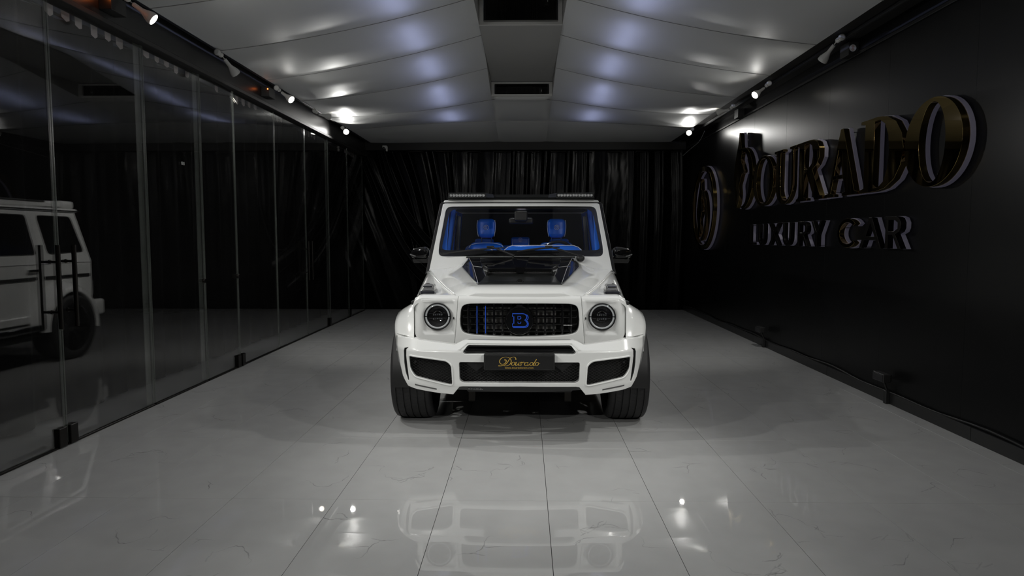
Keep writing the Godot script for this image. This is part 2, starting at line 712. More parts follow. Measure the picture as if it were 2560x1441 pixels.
func tile_texture() -> ImageTexture:
	var W := 1152
	var H := 2048
	var im := Image.create(W, H, false, Image.FORMAT_RGB8)
	var cloud := FastNoiseLite.new()
	cloud.seed = 3
	cloud.frequency = 0.006
	cloud.fractal_octaves = 3
	for y in range(0, H, 4):
		for x in range(0, W, 4):
			var k := 0.72 + 0.016 * cloud.get_noise_2d(x, y)
			im.fill_rect(Rect2i(x, y, 4, 4), Color(k, k * 1.003, k * 0.998))
	var r := RandomNumberGenerator.new()
	r.seed = 21
	for d in 9:
		var ox := (d % 3) * 384
		var oy := (d / 3) * 682
		for s in r.randi_range(3, 5):
			var p := Vector2(ox + r.randf_range(20, 364), oy + r.randf_range(20, 660))
			var dir := Vector2.from_angle(r.randf_range(-0.5, 0.9) + (PI if r.randf() < 0.5 else 0.0))
			var L := r.randi_range(60, 200)
			var w := r.randf_range(0.6, 1.6)
			var deep := r.randf_range(0.2, 0.6)
			for i in L:
				dir = dir.rotated(r.randf_range(-0.28, 0.28))
				if r.randf() < 0.05:
					dir = dir.rotated(r.randf_range(-0.8, 0.8))
				p += dir * 1.6
				var f := sin(PI * i / L)
				var ww := w * (0.5 + 0.8 * absf(sin(i * 0.07 + s))) * f + 0.35
				_stroke(im, p, ww, deep * f, ox, oy)
				if r.randf() < 0.012:
					# a smoky side branch
					var q := p
					var qd := dir.rotated(r.randf_range(-1.2, 1.2))
					for j in r.randi_range(15, 45):
						qd = qd.rotated(r.randf_range(-0.2, 0.2))
						q += qd * 1.5
						_stroke(im, q, 1.0 + 2.2 * r.randf(), deep * 0.3, ox, oy)
	return ImageTexture.create_from_image(im)


func _stroke(im: Image, p: Vector2, w: float, a: float, ox: int, oy: int) -> void:
	var k := int(ceil(w)) + 1
	for dy in range(-k, k + 1):
		for dx in range(-k, k + 1):
			var x := int(p.x) + dx
			var y := int(p.y) + dy
			if x < ox or y < oy or x >= ox + 384 or y >= oy + 682:
				continue
			var d := Vector2(x + 0.5, y + 0.5).distance_to(p)
			var f := clampf(w - d + 0.5, 0.0, 1.0) * a * 0.55
			if f > 0.0:
				im.set_pixel(x, y, im.get_pixel(x, y).lerp(Color(0.36, 0.37, 0.36), f))


func slab_box(lo: Vector3, hi: Vector3) -> Geo:
	var g := Geo.new()
	g.box((lo + hi) * 0.5, hi - lo)
	return g


func room() -> void:
	# floor: grey bed under large polished tiles laid in straight rows
	var fl := struct("floor", slab_box(Vector3(-4.6, -0.2, BACK_Z - 0.6), Vector3(3.7, -0.004, FRONT_Z + 0.3)), M.grout, "polished white marble look tile floor of the showroom", "floor")
	var meshes := {}
	var cols := []
	for k in range(-6, 6):
		cols.append([0.13 + 0.605 * k, 0.13 + 0.605 * (k + 1)])
	cols[0][0] = GLASS_X - 0.02
	cols[0][1] = 0.13 - 0.605 * 5
	cols[11][1] = WALL_X
	var row := 0
	var z := -3.79 + 1.185 * 7
	while z > BACK_Z:
		var z0 := z - 1.185
		var col := 0
		for c in cols:
			var far := z0
			if far < BACK_Z:
				far = BACK_Z
			var d: int = (row * 5 + col * 7 + (row * col) % 4) % 9
			var key := "%d_%.3f_%.3f_%d" % [d, c[1] - c[0], z - far, (row + col) % 2]
			if not meshes.has(key):
				meshes[key] = tile_mesh(c[1] - c[0], z - far, d, (row + col) % 2 == 1)
			var t := put("tile", meshes[key], M.tile, fl)
			t.position = Vector3((c[0] + c[1]) * 0.5, 0, (z + far) * 0.5)
			col += 1
		row += 1
		z = z0
	# side strip behind the glass
	put("floor_strip", slab_box(Vector3(-4.4, -0.004, BACK_Z), Vector3(GLASS_X - 0.03, 0.0, FRONT_Z)), M.slab, fl)
	# walls
	var wr := struct("wall_right", slab_box(Vector3(WALL_X + 0.012, -0.2, BACK_Z - 0.2), Vector3(WALL_X + 0.2, 5.2, FRONT_Z + 0.2)), M.black_matt, "satin black panelled wall carrying the brass lettering", "wall")
	var zz := FRONT_Z
	var k := 0
	while zz > BACK_Z:
		# boards 1.22 m wide with a fine joint between them
		var e := maxf(zz - 1.22, BACK_Z)
		var g := Geo.new()
		g.box(Vector3(WALL_X + 0.006, 1.75, (zz + e) * 0.5), Vector3(0.012, 3.5, zz - e - 0.001), 0.0006)
		put("wall_board", g, M.black_wall, wr)
		zz = e
		k += 1
	struct("wall_back", slab_box(Vector3(-4.6, -0.2, BACK_Z - 0.6), Vector3(3.6, 5.2, BACK_Z - 0.3)), M.black_matt, "plain black wall behind the far curtain", "wall")
	struct("wall_left", slab_box(Vector3(-4.6, -0.2, BACK_Z - 0.3), Vector3(-4.4, 5.2, FRONT_Z + 0.2)), M.black_matt, "plain black wall behind the glass partition", "wall")
	struct("wall_front", slab_box(Vector3(-4.6, -0.2, FRONT_Z), Vector3(3.6, 5.2, FRONT_Z + 0.2)), M.black_matt, "plain black wall behind the viewer", "wall")
	# header over the far curtain
	var hb := Geo.new()
	hb.box(Vector3(-0.1, 3.375, BACK_Z + 0.1), Vector3(6.75, 0.17, 0.12), 0.006)
	var tb := struct("trim_1", hb, M.black_matt, "black header beam over the far curtain", "beam")
	# header over the glass: deep fascia, lower rail, ledge above the lamps
	hb = Geo.new()
	hb.box(Vector3(GLASS_X + 0.0, 3.38, (BACK_Z + FRONT_Z) * 0.5), Vector3(0.1, 0.36, FRONT_Z - BACK_Z), 0.004)
	tb = struct("trim_2", hb, M.black_beam, "deep black fascia board above the glass partition", "beam")
	hb = Geo.new()
	hb.box(Vector3(GLASS_X, 3.182, (BACK_Z + FRONT_Z) * 0.5), Vector3(0.14, 0.04, FRONT_Z - BACK_Z), 0.004)
	put("lower_rail", hb, M.black_matt, tb)
	hb = Geo.new()
	hb.box(Vector3(GLASS_X + 0.07, 3.56, (BACK_Z + FRONT_Z) * 0.5), Vector3(0.24, 0.03, FRONT_Z - BACK_Z), 0.004)
	hb.box(Vector3(GLASS_X + 0.16, 3.51, (BACK_Z + FRONT_Z) * 0.5), Vector3(0.03, 0.1, FRONT_Z - BACK_Z), 0.004)
	put("ledge", hb, M.black_matt, tb)
	hb = Geo.new()
	hb.box(Vector3(3.14, 3.5, (BACK_Z + FRONT_Z) * 0.5), Vector3(0.36, 0.05, FRONT_Z - BACK_Z), 0.004)
	tb = struct("trim_3", hb, M.black_matt, "black ledge under the ceiling edge above the sign wall", "beam")
	hb = Geo.new()
	hb.box(Vector3(WALL_X - 0.01, 3.33, (BACK_Z + FRONT_Z) * 0.5), Vector3(0.02, 0.03, FRONT_Z - BACK_Z), 0.004)
	put("cover_strip", hb, M.black_beam, tb)
	# skirting along the sign wall, in lengths
	var bs := struct("baseboard_right", slab_box(Vector3(WALL_X - 0.012, 0.0, BACK_Z), Vector3(WALL_X, 0.1, FRONT_Z)), M.black_matt, "low black skirting board under the sign wall", "skirting")
	zz = FRONT_Z
	while zz > BACK_Z:
		var e := maxf(zz - 2.4, BACK_Z)
		var g := Geo.new()
		g.box(Vector3(WALL_X - 0.016, 0.052, (zz + e) * 0.5), Vector3(0.012, 0.104, zz - e - 0.004), 0.002)
		put("skirting_length", g, M.black_beam, bs)
		zz = e
	# outer roof over the fabric
	struct("roof", slab_box(Vector3(-4.6, 5.0, BACK_Z - 0.6), Vector3(3.6, 5.2, FRONT_Z + 0.3)), M.slab, "outer roof above the fabric ceiling", "roof")


func tile_mesh(w: float, l: float, d: int, turned: bool) -> ArrayMesh:
	var g := Geo.new()
	var x := w * 0.5 - 0.0014
	var zz := l * 0.5 - 0.0014
	var c := 0.0004
	var u0 := Vector2((d % 3) / 3.0, (d / 3) * 682.0 / 2048.0) + Vector2(0.002, 0.002)
	var us := Vector2(384.0 / 1152.0, 682.0 / 2048.0) - Vector2(0.004, 0.004)
	us.x *= minf(w / 0.605, 1.0)
	us.y *= minf(l / 1.185, 1.0)
	var q := [Vector3(-x + c, 0, -zz + c), Vector3(x - c, 0, -zz + c), Vector3(x - c, 0, zz - c), Vector3(-x + c, 0, zz - c)]
	var t := [u0, u0 + Vector2(us.x, 0), u0 + us, u0 + Vector2(0, us.y)]
	if turned:
		t = [t[2], t[3], t[0], t[1]]
	var U := Vector3.UP
	g.tri(q[0], q[1], q[2], U, U, U, t[0], t[1], t[2])
	g.tri(q[0], q[2], q[3], U, U, U, t[0], t[2], t[3])
	var e := [Vector3(-x, -c, -zz), Vector3(x, -c, -zz), Vector3(x, -c, zz), Vector3(-x, -c, zz)]
	for i in 4:
		var j := (i + 1) % 4
		var nn: Vector3 = ((e[i] + e[j]) * 0.5 * Vector3(1.0 / x, 0, 1.0 / zz) * 0.5 + Vector3(0, 0.7, 0)).normalized()
		g.tri(q[i], q[j], e[j], nn, nn, nn, t[i], t[j], t[j])
		g.tri(q[i], e[j], e[i], nn, nn, nn, t[i], t[j], t[i])
		var s := Vector3(e[i].x + e[j].x, 0, e[i].z + e[j].z).normalized()
		var dn := Vector3(0, -0.0028, 0)
		g.tri(e[i], e[j], e[j] + dn, s, s, s, t[i], t[j], t[j])
		g.tri(e[i], e[j] + dn, e[i] + dn, s, s, s, t[i], t[j], t[i])
	return g.mesh()


func ridge_y(z: float) -> float:
	if z > -9.2:
		return 3.95
	if z > -10.86:
		return lerpf(3.95, 3.72, (-9.2 - z) / 1.66)
	return lerpf(3.72, 3.45, clampf((-10.86 - z) / 3.34, 0, 1))


func fabric_y(x: float, z: float) -> float:
	var k := smoothstep(-10.9, -12.4, z)
	if k <= 0.0:
		return slope_y(x, z)
	# the end bay flattens into a shallow arch towards the far header
	var a := clampf((x + 0.1) / 3.06, -1.0, 1.0)
	return lerpf(slope_y(x, z), 3.445 + (ridge_y(z) - 3.445) * (1.0 - a * a), k)


func slope_y(x: float, z: float) -> float:
	var r := ridge_y(z)
	if x < -0.53:
		var t := clampf((x + 3.16) / 2.63, 0, 1)
		return lerpf(3.43, r, t) - 0.06 * 4.0 * t * (1.0 - t)
	if x > 0.43:
		var t := clampf((x - 0.43) / 2.53, 0, 1)
		return lerpf(r, 3.46, t) - 0.06 * 4.0 * t * (1.0 - t)
	return r


func fabric_sheet(x0: float, x1: float, za: float, zb: float) -> Geo:
	var g := Geo.new()
	var P := []
	var nx := 14
	var nz := 12
	for i in nz + 1:
		var f := float(i) / nz
		var z := lerpf(za, zb, f)
		var row := PackedVector3Array()
		for j in nx + 1:
			var s := float(j) / nx
			var x := lerpf(x0, x1, s)
			var sag := 0.04 * 4.0 * f * (1.0 - f) * smoothstep(0.0, 0.12, s) * smoothstep(1.0, 0.88, s)
			row.append(Vector3(x, fabric_y(x, z) - sag, z))
		P.append(row)
	g.grid(P, false, false, Vector3((x0 + x1) * 0.5, 20.0, (za + zb) * 0.5))
	return g


func ceiling_fabric() -> void:
	var c := Node3D.new()
	c.name = "ceiling"
	add_child(c)
	c.set_meta("kind", "structure")
	tag(c, "pitched white stretched fabric ceiling sagging between seams", "ceiling")
	for i in SEAMS.size() - 1:
		var za: float = SEAMS[i]
		var zb: float = SEAMS[i + 1]
		put("fabric_panel", fabric_sheet(-3.16, -0.53, za, zb), M.fabric, c)
		put("fabric_panel", fabric_sheet(0.43, 2.96, za, zb), M.fabric, c)
		if za <= -11.0:
			put("fabric_panel", fabric_sheet(-0.53, 0.43, za, zb), M.fabric, c)
		elif zb < -10.7:
			put("fabric_panel", fabric_sheet(-0.53, 0.43, -10.86, zb), M.fabric, c)
		# sewn seam
		if zb > BACK_Z:
			for sd in ([[-3.16, -0.53], [0.43, 2.96]] if zb > -11.0 else [[-3.16, 2.96]]):
				var p := PackedVector3Array()
				for j in 17:
					var x := lerpf(sd[0], sd[1], j / 16.0)
					p.append(Vector3(x, fabric_y(x, zb) - 0.002, zb))
				var g := Geo.new()
				g.tube(p, 0.0045, 5)
				put("seam", g, M.grey_plastic, c)
	# ridge trough between the two slopes with its flat soffit boards
	var g := Geo.new()
	for x in [-0.53, 0.43]:
		var P := []
		for i in 31:
			var z := lerpf(SEAMS[0], -10.86, i / 30.0)
			P.append(PackedVector3Array([Vector3(x, ridge_y(z), z), Vector3(x, 4.62, z)]))
		g.grid(P, false, false, Vector3(x * 3.0, 4.3, -4))
	put("trough_side", g, M.soffit, c)
	g = Geo.new()
	g.box(Vector3(-0.05, 3.965, -9.42), Vector3(0.956, 0.06, 2.82), 0.004)
	put("soffit_board", g, M.soffit, c)
	g = Geo.new()
	g.box(Vector3(-0.05, 4.6, -1.7), Vector3(0.956, 0.05, 12.5), 0.004)
	put("soffit_board", g, M.soffit, c)
	# two fan coil units facing the room
	air_unit(Vector3(-0.05, 3.935, -7.99), 0.645, "large dark air conditioning unit in the nearer ridge opening")
	air_unit(Vector3(-0.05, 3.71, -10.83), 0.22, "small air conditioning grille at the far end of the ridge")
	var zr := [-0.02]
	zr.clear()
	# cool lamps in the roof void glowing through the fabric, one over each bay
	for i in range(5, SEAMS.size() - 2):
		var zc: float = (SEAMS[i] + SEAMS[i + 1]) * 0.5
		for x in [-1.28, 1.15]:
			var at := Vector3(x, fabric_y(x, zc) + 0.22, zc)
			var t := thing("void_lamp", "cool lamp glowing through the fabric ceiling %s of the ridge, %s from the viewer" % ["left" if x < 0 else "right", ORD[i - 5]], "lamp", at, "lamps above the fabric ceiling")
			var bg := Geo.new()
			bg.tube(PackedVector3Array([Vector3(0, 0, -0.46), Vector3(0, 0, 0.46)]), 0.016, 10)
			put("tube_lamp", bg, M.cool_bulb, t)
			bg = Geo.new()
			bg.box(Vector3(0, 0.035, 0), Vector3(0.06, 0.03, 0.98), 0.004)
			put("fitting", bg, M.white_plastic, t)
			bg = Geo.new()
			bg.tube(PackedVector3Array([Vector3(0, 0.05, 0), Vector3(0, 0.9, 0)]), 0.006, 6)
			put("cord", bg, M.dark_plastic, t)
			var o := AreaLight3D.new()
			o.name = "tube_light"
			o.light_color = Color(0.76, 0.8, 1.0)
			o.light_energy = VOID_E
			o.area_size = Vector2(0.03, 0.9)
			o.area_range = 12.0
			o.area_attenuation = 2.0
			o.shadow_enabled = true
			t.add_child(o)
			o.position = Vector3(0, -0.02, 0)
			o.rotation_degrees = Vector3(-90, 0, 0)


const SPILL := 0.13
const VOID_E := 1.2
const ORD := ["first", "second", "third", "fourth", "fifth", "sixth", "seventh", "eighth", "ninth", "tenth", "eleventh", "twelfth", "thirteenth", "fourteenth", "fifteenth", "sixteenth", "seventeenth", "eighteenth", "nineteenth", "twentieth", "twenty-first", "twenty-second", "twenty-third", "twenty-fourth", "twenty-fifth", "twenty-sixth", "twenty-seventh", "twenty-eighth", "twenty-ninth", "thirtieth"]


func air_unit(at: Vector3, h: float, label: String) -> void:
	var t := thing("air_conditioner", label, "air conditioner", at)
	var w := 0.956
	var g := Geo.new()
	g.panel(pts([-w / 2, 0, w / 2, 0, w / 2, h, -w / 2, h]), [fillet(pts([-w / 2 + 0.05, 0.035, w / 2 - 0.05, 0.035, w / 2 - 0.05, h - 0.025, -w / 2 + 0.05, h - 0.025]), 0.015)], func(p: Vector2, d: float): return Vector3(p.x, p.y, -d), 0.4, 0.004, 0.05)
	put("frame", g, M.white_plastic, t)
	g = Geo.new()
	g.box(Vector3(0, h * 0.5, -0.23), Vector3(w - 0.1, h - 0.02, 0.02))
	for s in [-1, 1]:
		g.box(Vector3(s * (w * 0.5 - 0.065), h * 0.5, -0.13), Vector3(0.02, h - 0.02, 0.2))
		g.box(Vector3(0, h * 0.5 + s * (h * 0.5 - 0.018), -0.13), Vector3(w - 0.12, 0.015, 0.2))
	put("housing", g, M.dark_plastic, t)
	var cnt := 22
	for i in cnt:
		g = Geo.new()
		g.box(Vector3(lerpf(-0.24, 0.2, i / (cnt - 1.0)), h * 0.5, -0.1), Vector3(0.004, h - 0.09, 0.03), 0.001)
		put("slat", g, M.dark_plastic, t)
	g = Geo.new()
	g.rbox(Vector3(0.3, h * 0.45, -0.08), Vector3(0.05, 0.1, 0.02), 0.008)
	put("control", g, M.trim_black, t)
	g = Geo.new()
	g.box(Vector3(0.31, h * 0.45, -0.066), Vector3(0.008, 0.03, 0.008), 0.002)
	put("switch", g, M.white_plastic, t)


func track_lamp(at: Vector3, aim: Vector3, energy: float, angle: float, label: String) -> void:
	var side := signf(at.x)
	var t := thing("track_spotlight", label, "spotlight", at, "spotlights on the tracks under the ceiling edge")
	# two white knobs clamp the joint to the track
	var g := Geo.new()
	g.lathe(PackedVector2Array([Vector2(0, -0.02), Vector2(0.022, -0.02), Vector2(0.032, -0.008), Vector2(0.032, 0.01), Vector2(0.02, 0.02), Vector2(0, 0.02)]), Transform3D(Basis(Vector3.RIGHT, PI / 2), Vector3(0, 0, 0.02)), 16)
	put("knob", g, M.white_plastic, t)
	g = Geo.new()
	g.lathe(PackedVector2Array([Vector2(0, -0.025), Vector2(0.018, -0.025), Vector2(0.025, -0.01), Vector2(0.025, 0.01), Vector2(0.012, 0.03), Vector2(0, 0.03)]), Transform3D(Basis(Vector3.RIGHT, PI / 2), Vector3(-side * 0.01, -0.012, -0.035)), 16)
	put("joint", g, M.white_plastic, t)
	var root := Vector3(-side * 0.02, -0.03, -0.07)
	g = Geo.new()
	g.tube(PackedVector3Array([Vector3(-side * 0.01, -0.012, -0.05), root, root + (aim - at).normalized() * 0.03]), 0.007, 8)
	put("arm", g, M.steel, t)
	var d := (aim - at - root).normalized()
	var sx := d.cross(Vector3.UP).normalized()
	var xf := Transform3D(Basis(sx, d, sx.cross(d)), root + d * 0.02)
	g = Geo.new()
	g.lathe(PackedVector2Array([Vector2(0, 0), Vector2(0.016, 0), Vector2(0.018, 0.004), Vector2(0.02, 0.075), Vector2(0.024, 0.09), Vector2(0.038, 0.125), Vector2(0.047, 0.15), Vector2(0.049, 0.165), Vector2(0.049, 0.182), Vector2(0.0455, 0.184), Vector2(0.0445, 0.178), Vector2(0.0, 0.178)]), xf, 24)
	put("head", g, M.white_plastic, t)
	g = Geo.new()
	g.lathe(PackedVector2Array([Vector2(0.044, 0.1795), Vector2(0.03, 0.183), Vector2(0.0, 0.1845)]), xf, 24)
	put("bulb_face", g, M.bulb_face, t)
	var s := SpotLight3D.new()
	s.name = "spot"
	s.light_color = Color(1.0, 0.995, 0.98)
	s.light_energy = energy
	s.spot_angle = angle
	s.spot_angle_attenuation = 0.9
	s.spot_range = 30.0
	s.spot_attenuation = 2.0
	s.light_size = 0.035
	s.shadow_enabled = true
	t.add_child(s)
	s.position = xf * Vector3(0, 0.2, 0)
	var up := Vector3.UP if absf(d.y) < 0.95 else Vector3.RIGHT
	s.basis = Basis.looking_at(d, up)
	# wide weak spill outside the main beam of the reflector bulb
	var w := s.duplicate()
	w.name = "spill"
	w.light_energy = energy * SPILL
	w.spot_angle = 84.0
	w.spot_angle_attenuation = 1.0
	t.add_child(w)


func lamps() -> void:
	# tracks
	for x in [-3.2, 3.13]:
		var t := thing("light_track", "slim black light track along the %s" % ("fascia above the glass partition" if x < 0 else "ledge above the sign wall"), "track", Vector3(x, 3.455, (BACK_Z + FRONT_Z) * 0.5))
		var g := Geo.new()
		g.box(Vector3.ZERO, Vector3(0.036, 0.03, FRONT_Z - BACK_Z - 0.3), 0.003)
		put("rail", g, M.black_beam, t)
		g = Geo.new()
		g.box(Vector3(0, -0.016, 0), Vector3(0.012, 0.004, FRONT_Z - BACK_Z - 0.4))
		put("slot", g, M.black_matt, t)
		var zc := -8.0
		while zc < 9.0:
			g = Geo.new()
			g.box(Vector3(signf(x) * 0.03, 0.018, zc), Vector3(0.06, 0.012, 0.03), 0.002)
			put("bracket", g, M.black_matt, t)
			zc += 2.7
	var E := 2.7
	var L := [[1.2, Vector3(0.0, 0.7, -4.9), 1.7, "farthest behind the viewer on the glass side"], [-0.5, Vector3(0.2, 0.0, -3.1), 1.05, "out of view by the viewer's left shoulder"], [-2.2, Vector3(0, 0.7, -5.0), 1.0, "nearest the viewer on the glass side"], [-3.85, Vector3(0, 0.5, -4.6), 1.0, "second from the viewer on the glass side"], [-5.39, Vector3(0.9, 0.2, -6.4), 1.0, "with amber lit body, largest in view over the glass partition"], [-7.04, Vector3(-1.3, 0.0, -10.2), 1.1, "turned away, second over the glass partition"], [-8.69, Vector3(0.3, 0.9, -7.4), 1.0, "lit, third over the glass partition"], [-10.24, Vector3(0.2, 2.9, -13.6), 0.2, "turned away, fourth over the glass partition"], [-11.8, Vector3(-0.6, 1.3, -5.0), 1.0, "glaring at the viewer beside the far end of the fascia"]]
	for l in L:
		track_lamp(Vector3(-3.13, 3.385, l[0]), l[1], E * l[2], (21.0 if l[0] > -1.0 else 27.0) if l[0] > -5.0 else 38.0, "white track spotlight " + l[3])
	var R := [[1.0, Vector3(0.0, 0.7, -4.9), 1.7, "farthest behind the viewer on the sign side"], [-0.8, Vector3(-0.2, 0.0, -3.1), 1.05, "out of view by the viewer's right shoulder"], [-2.6, Vector3(0, 0.7, -5.0), 1.0, "nearest the viewer on the sign side"], [-4.6, Vector3(0, 0.5, -4.7), 1.0, "second from the viewer on the sign side"], [-6.83, Vector3(1.3, 0.0, -10.0), 1.1, "turned away, nearest in view over the sign wall"], [-8.8, Vector3(-0.3, 0.9, -7.2), 1.0, "lit, above the letter A of the sign"], [-10.26, Vector3(-0.2, 2.9, -13.6), 0.2, "turned away, above the first letters of the sign"], [-12.4, Vector3(0.5, 1.3, -5.0), 0.8, "glaring at the viewer above the round emblem"]]
	for l in R:
		track_lamp(Vector3(3.07 if l[0] > -12.0 else 2.99, 3.44, l[0]), l[1], E * l[2], (21.0 if l[0] > -1.0 else 27.0) if l[0] > -5.0 else 38.0, "white track spotlight " + l[3])


func glass_side() -> void:
	var edges := [3.6, 2.4, 1.2, 0.0, -1.2, -2.38, -3.57, -4.77, -5.95, -6.98, -7.79, -9.05, -10.29, -11.5, -12.74, -13.95]
	for i in edges.size() - 1:
		var za: float = edges[i]
		var zb: float = edges[i + 1]
		var w := struct("window_%d" % (i + 1), PaneMesh(za, zb), M.glass, "tall clear glass pane number %d of the partition counted from the viewer" % (i + 1), "glass pane")
		# polished pane edges catch the light; some panes overlap and show a doubled strip
		for e in [za - 0.012, zb + 0.012]:
			var g := Geo.new()
			g.box(Vector3(GLASS_X, 1.59, e), Vector3(0.012, 3.14, 0.012), 0.002)
			put("pane_edge", g, M.edge_glass, w)
		if i in [7, 8, 12]:
			var g := Geo.new()
			g.box(Vector3(GLASS_X - 0.02, 1.59, zb + 0.045), Vector3(0.008, 3.14, 0.085), 0.002)
			put("overlap_strip", g, M.edge_glass, w)
		# bottom patch clamps
		if i in [6, 7, 9, 10, 12, 14]:
			for e in ([zb + 0.06] if i in [6, 9, 12] else [za - 0.06]):
				var g := Geo.new()
				g.box(Vector3(GLASS_X, 0.075, e), Vector3(0.055, 0.14, 0.085), 0.004)
				put("floor_clamp", g, M.dark_metal, w)
		if i in [8, 9]:
			var g := Geo.new()
			g.lathe(PackedVector2Array([Vector2(0, 0.03), Vector2(0.02, 0.03), Vector2(0.024, 0.024), Vector2(0.024, 0.0)]), Transform3D(Basis(Vector3.FORWARD, PI / 2), Vector3(GLASS_X + 0.006, 1.06, (zb + 0.05) if i == 8 else (zb + 0.03))), 16)
			put("lock", g, M.dark_metal, w)
		if i in [6, 7]:
			handle(w, zb + 0.085 if i == 6 else za - 0.085, 0.86, 1.45)
		if i in [11, 12]:
			handle(w, zb + 0.085 if i == 11 else za - 0.085, 0.86, 1.45)
		var g2 := Geo.new()
		g2.box(Vector3(GLASS_X, 0.008, (za + zb) * 0.5), Vector3(0.03, 0.016, za - zb - 0.02), 0.003)
		put("bottom_seal", g2, M.dark_metal, w)
	# two stickers on a pane
	for k in 2:
		var g := Geo.new()
		g.box(Vector3.ZERO, Vector3(0.002, 0.03, 0.016), 0.0005)
		var s := put("sticker", g, M.white_plastic)
		s.position = Vector3(GLASS_X + 0.008, 2.22, -6.58 - 0.036 * k)
		tag(s, "small white paper sticker on the glass, %s of a pair" % ("nearer one" if k == 0 else "farther one"), "sticker")
	# black curtain hanging behind the glass
	var t := thing("side_curtain", "black pleated curtain hanging behind the glass partition", "curtain", Vector3(-3.8, 0, 0))
	var cg := Geo.new()
	var P := []
	for j in 9:
		var y := lerpf(0.04, 3.3, j / 8.0)
		var row := PackedVector3Array()
		for i in 341:
			var z := lerpf(FRONT_Z - 0.1, BACK_Z - 0.1, i / 340.0)
			var a := 0.05 * sin(z * 17.0 + 1.6 * sin(z * 1.7)) + 0.025 * sin(z * 7.3 + y * 0.3)
			row.append(Vector3(a * (0.75 + 0.25 * y / 3.3), y, z))
		P.append(row)
	cg.grid(P, false, false, Vector3(-9, 1.5, -5))
	put("cloth", cg, M.cloth_black, t)
	cg = Geo.new()
	cg.tube(PackedVector3Array([Vector3(0, 3.31, FRONT_Z - 0.1), Vector3(0, 3.31, BACK_Z)]), 0.014, 8)
	put("rail", cg, M.dark_metal, t)
	# pale hanger tabs behind the top of the glass
	var tab := -1
	for z in [-4.55, -4.98, -5.16, -5.31, -5.5, -5.68, -5.84, -6.25, -6.43, -6.6, -6.78, -7.0, -7.66, -8.2, -8.38, -8.56, -8.75, -9.38, -9.53, -9.68, -10.6, -10.75, -10.9, -11.05, -11.2, -13.1, -13.25, -13.4, -13.55, -13.7]:
		tab += 1
		var big: float = rng.randf_range(0.7, 1.0)
		var ht := thing("hanger_tab", "pale curtain hanger tab behind the top edge of the glass, %s from the viewer" % ORD[tab], "hanger tab", Vector3(-3.44, 3.2, z), "pale hanger tabs behind the top of the glass partition")
		var g := Geo.new()
		g.box(Vector3(0, 0, 0), Vector3(0.012, 0.014, 0.12 * big), 0.003)
		put("bar", g, M.tab_white, ht)
		g = Geo.new()
		var hh := rng.randf_range(0.06, 0.1)
		g.panel(pts([-0.05 * big, -0.012, 0.05 * big, -0.012, 0.045 * big, -hh * rng.randf_range(0.8, 1.0), -0.01, -hh * 1.1, -0.048 * big, -hh * rng.randf_range(0.8, 1.0)]), [], func(p: Vector2, d: float): return Vector3(0.001 - d, p.y, p.x), 0.2, 0.0005, 0.003, true)
		put("flag", g, M.tab_pale, ht)


func PaneMesh(za: float, zb: float) -> Geo:
	# both faces of a ten millimetre glass pane
	var g := Geo.new()
	for f in [[0.005, Vector3.RIGHT], [-0.005, Vector3.LEFT]]:
		var x: float = GLASS_X + f[0]
		g.quad(Vector3(x, 0.014, za - 0.004), Vector3(x, 0.014, zb + 0.004), Vector3(x, 3.17, zb + 0.004), Vector3(x, 3.17, za - 0.004), f[1])
	return g


func handle(w: Node3D, z: float, y0: float, y1: float) -> void:
	var g := Geo.new()
	g.tube(PackedVector3Array([Vector3(GLASS_X + 0.065, y0, z), Vector3(GLASS_X + 0.065, y1, z)]), 0.016, 14)
	put("handle_bar", g, M.dark_metal, w)
	for y in [lerpf(y0, y1, 0.2), lerpf(y0, y1, 0.8)]:
		g = Geo.new()
		g.tube(PackedVector3Array([Vector3(GLASS_X, y, z), Vector3(GLASS_X + 0.055, y, z)]), 0.009, 10)
		g.tube(PackedVector3Array([Vector3(GLASS_X, y, z), Vector3(GLASS_X + 0.008, y, z)]), 0.016, 12)
		put("standoff", g, M.dark_metal, w)


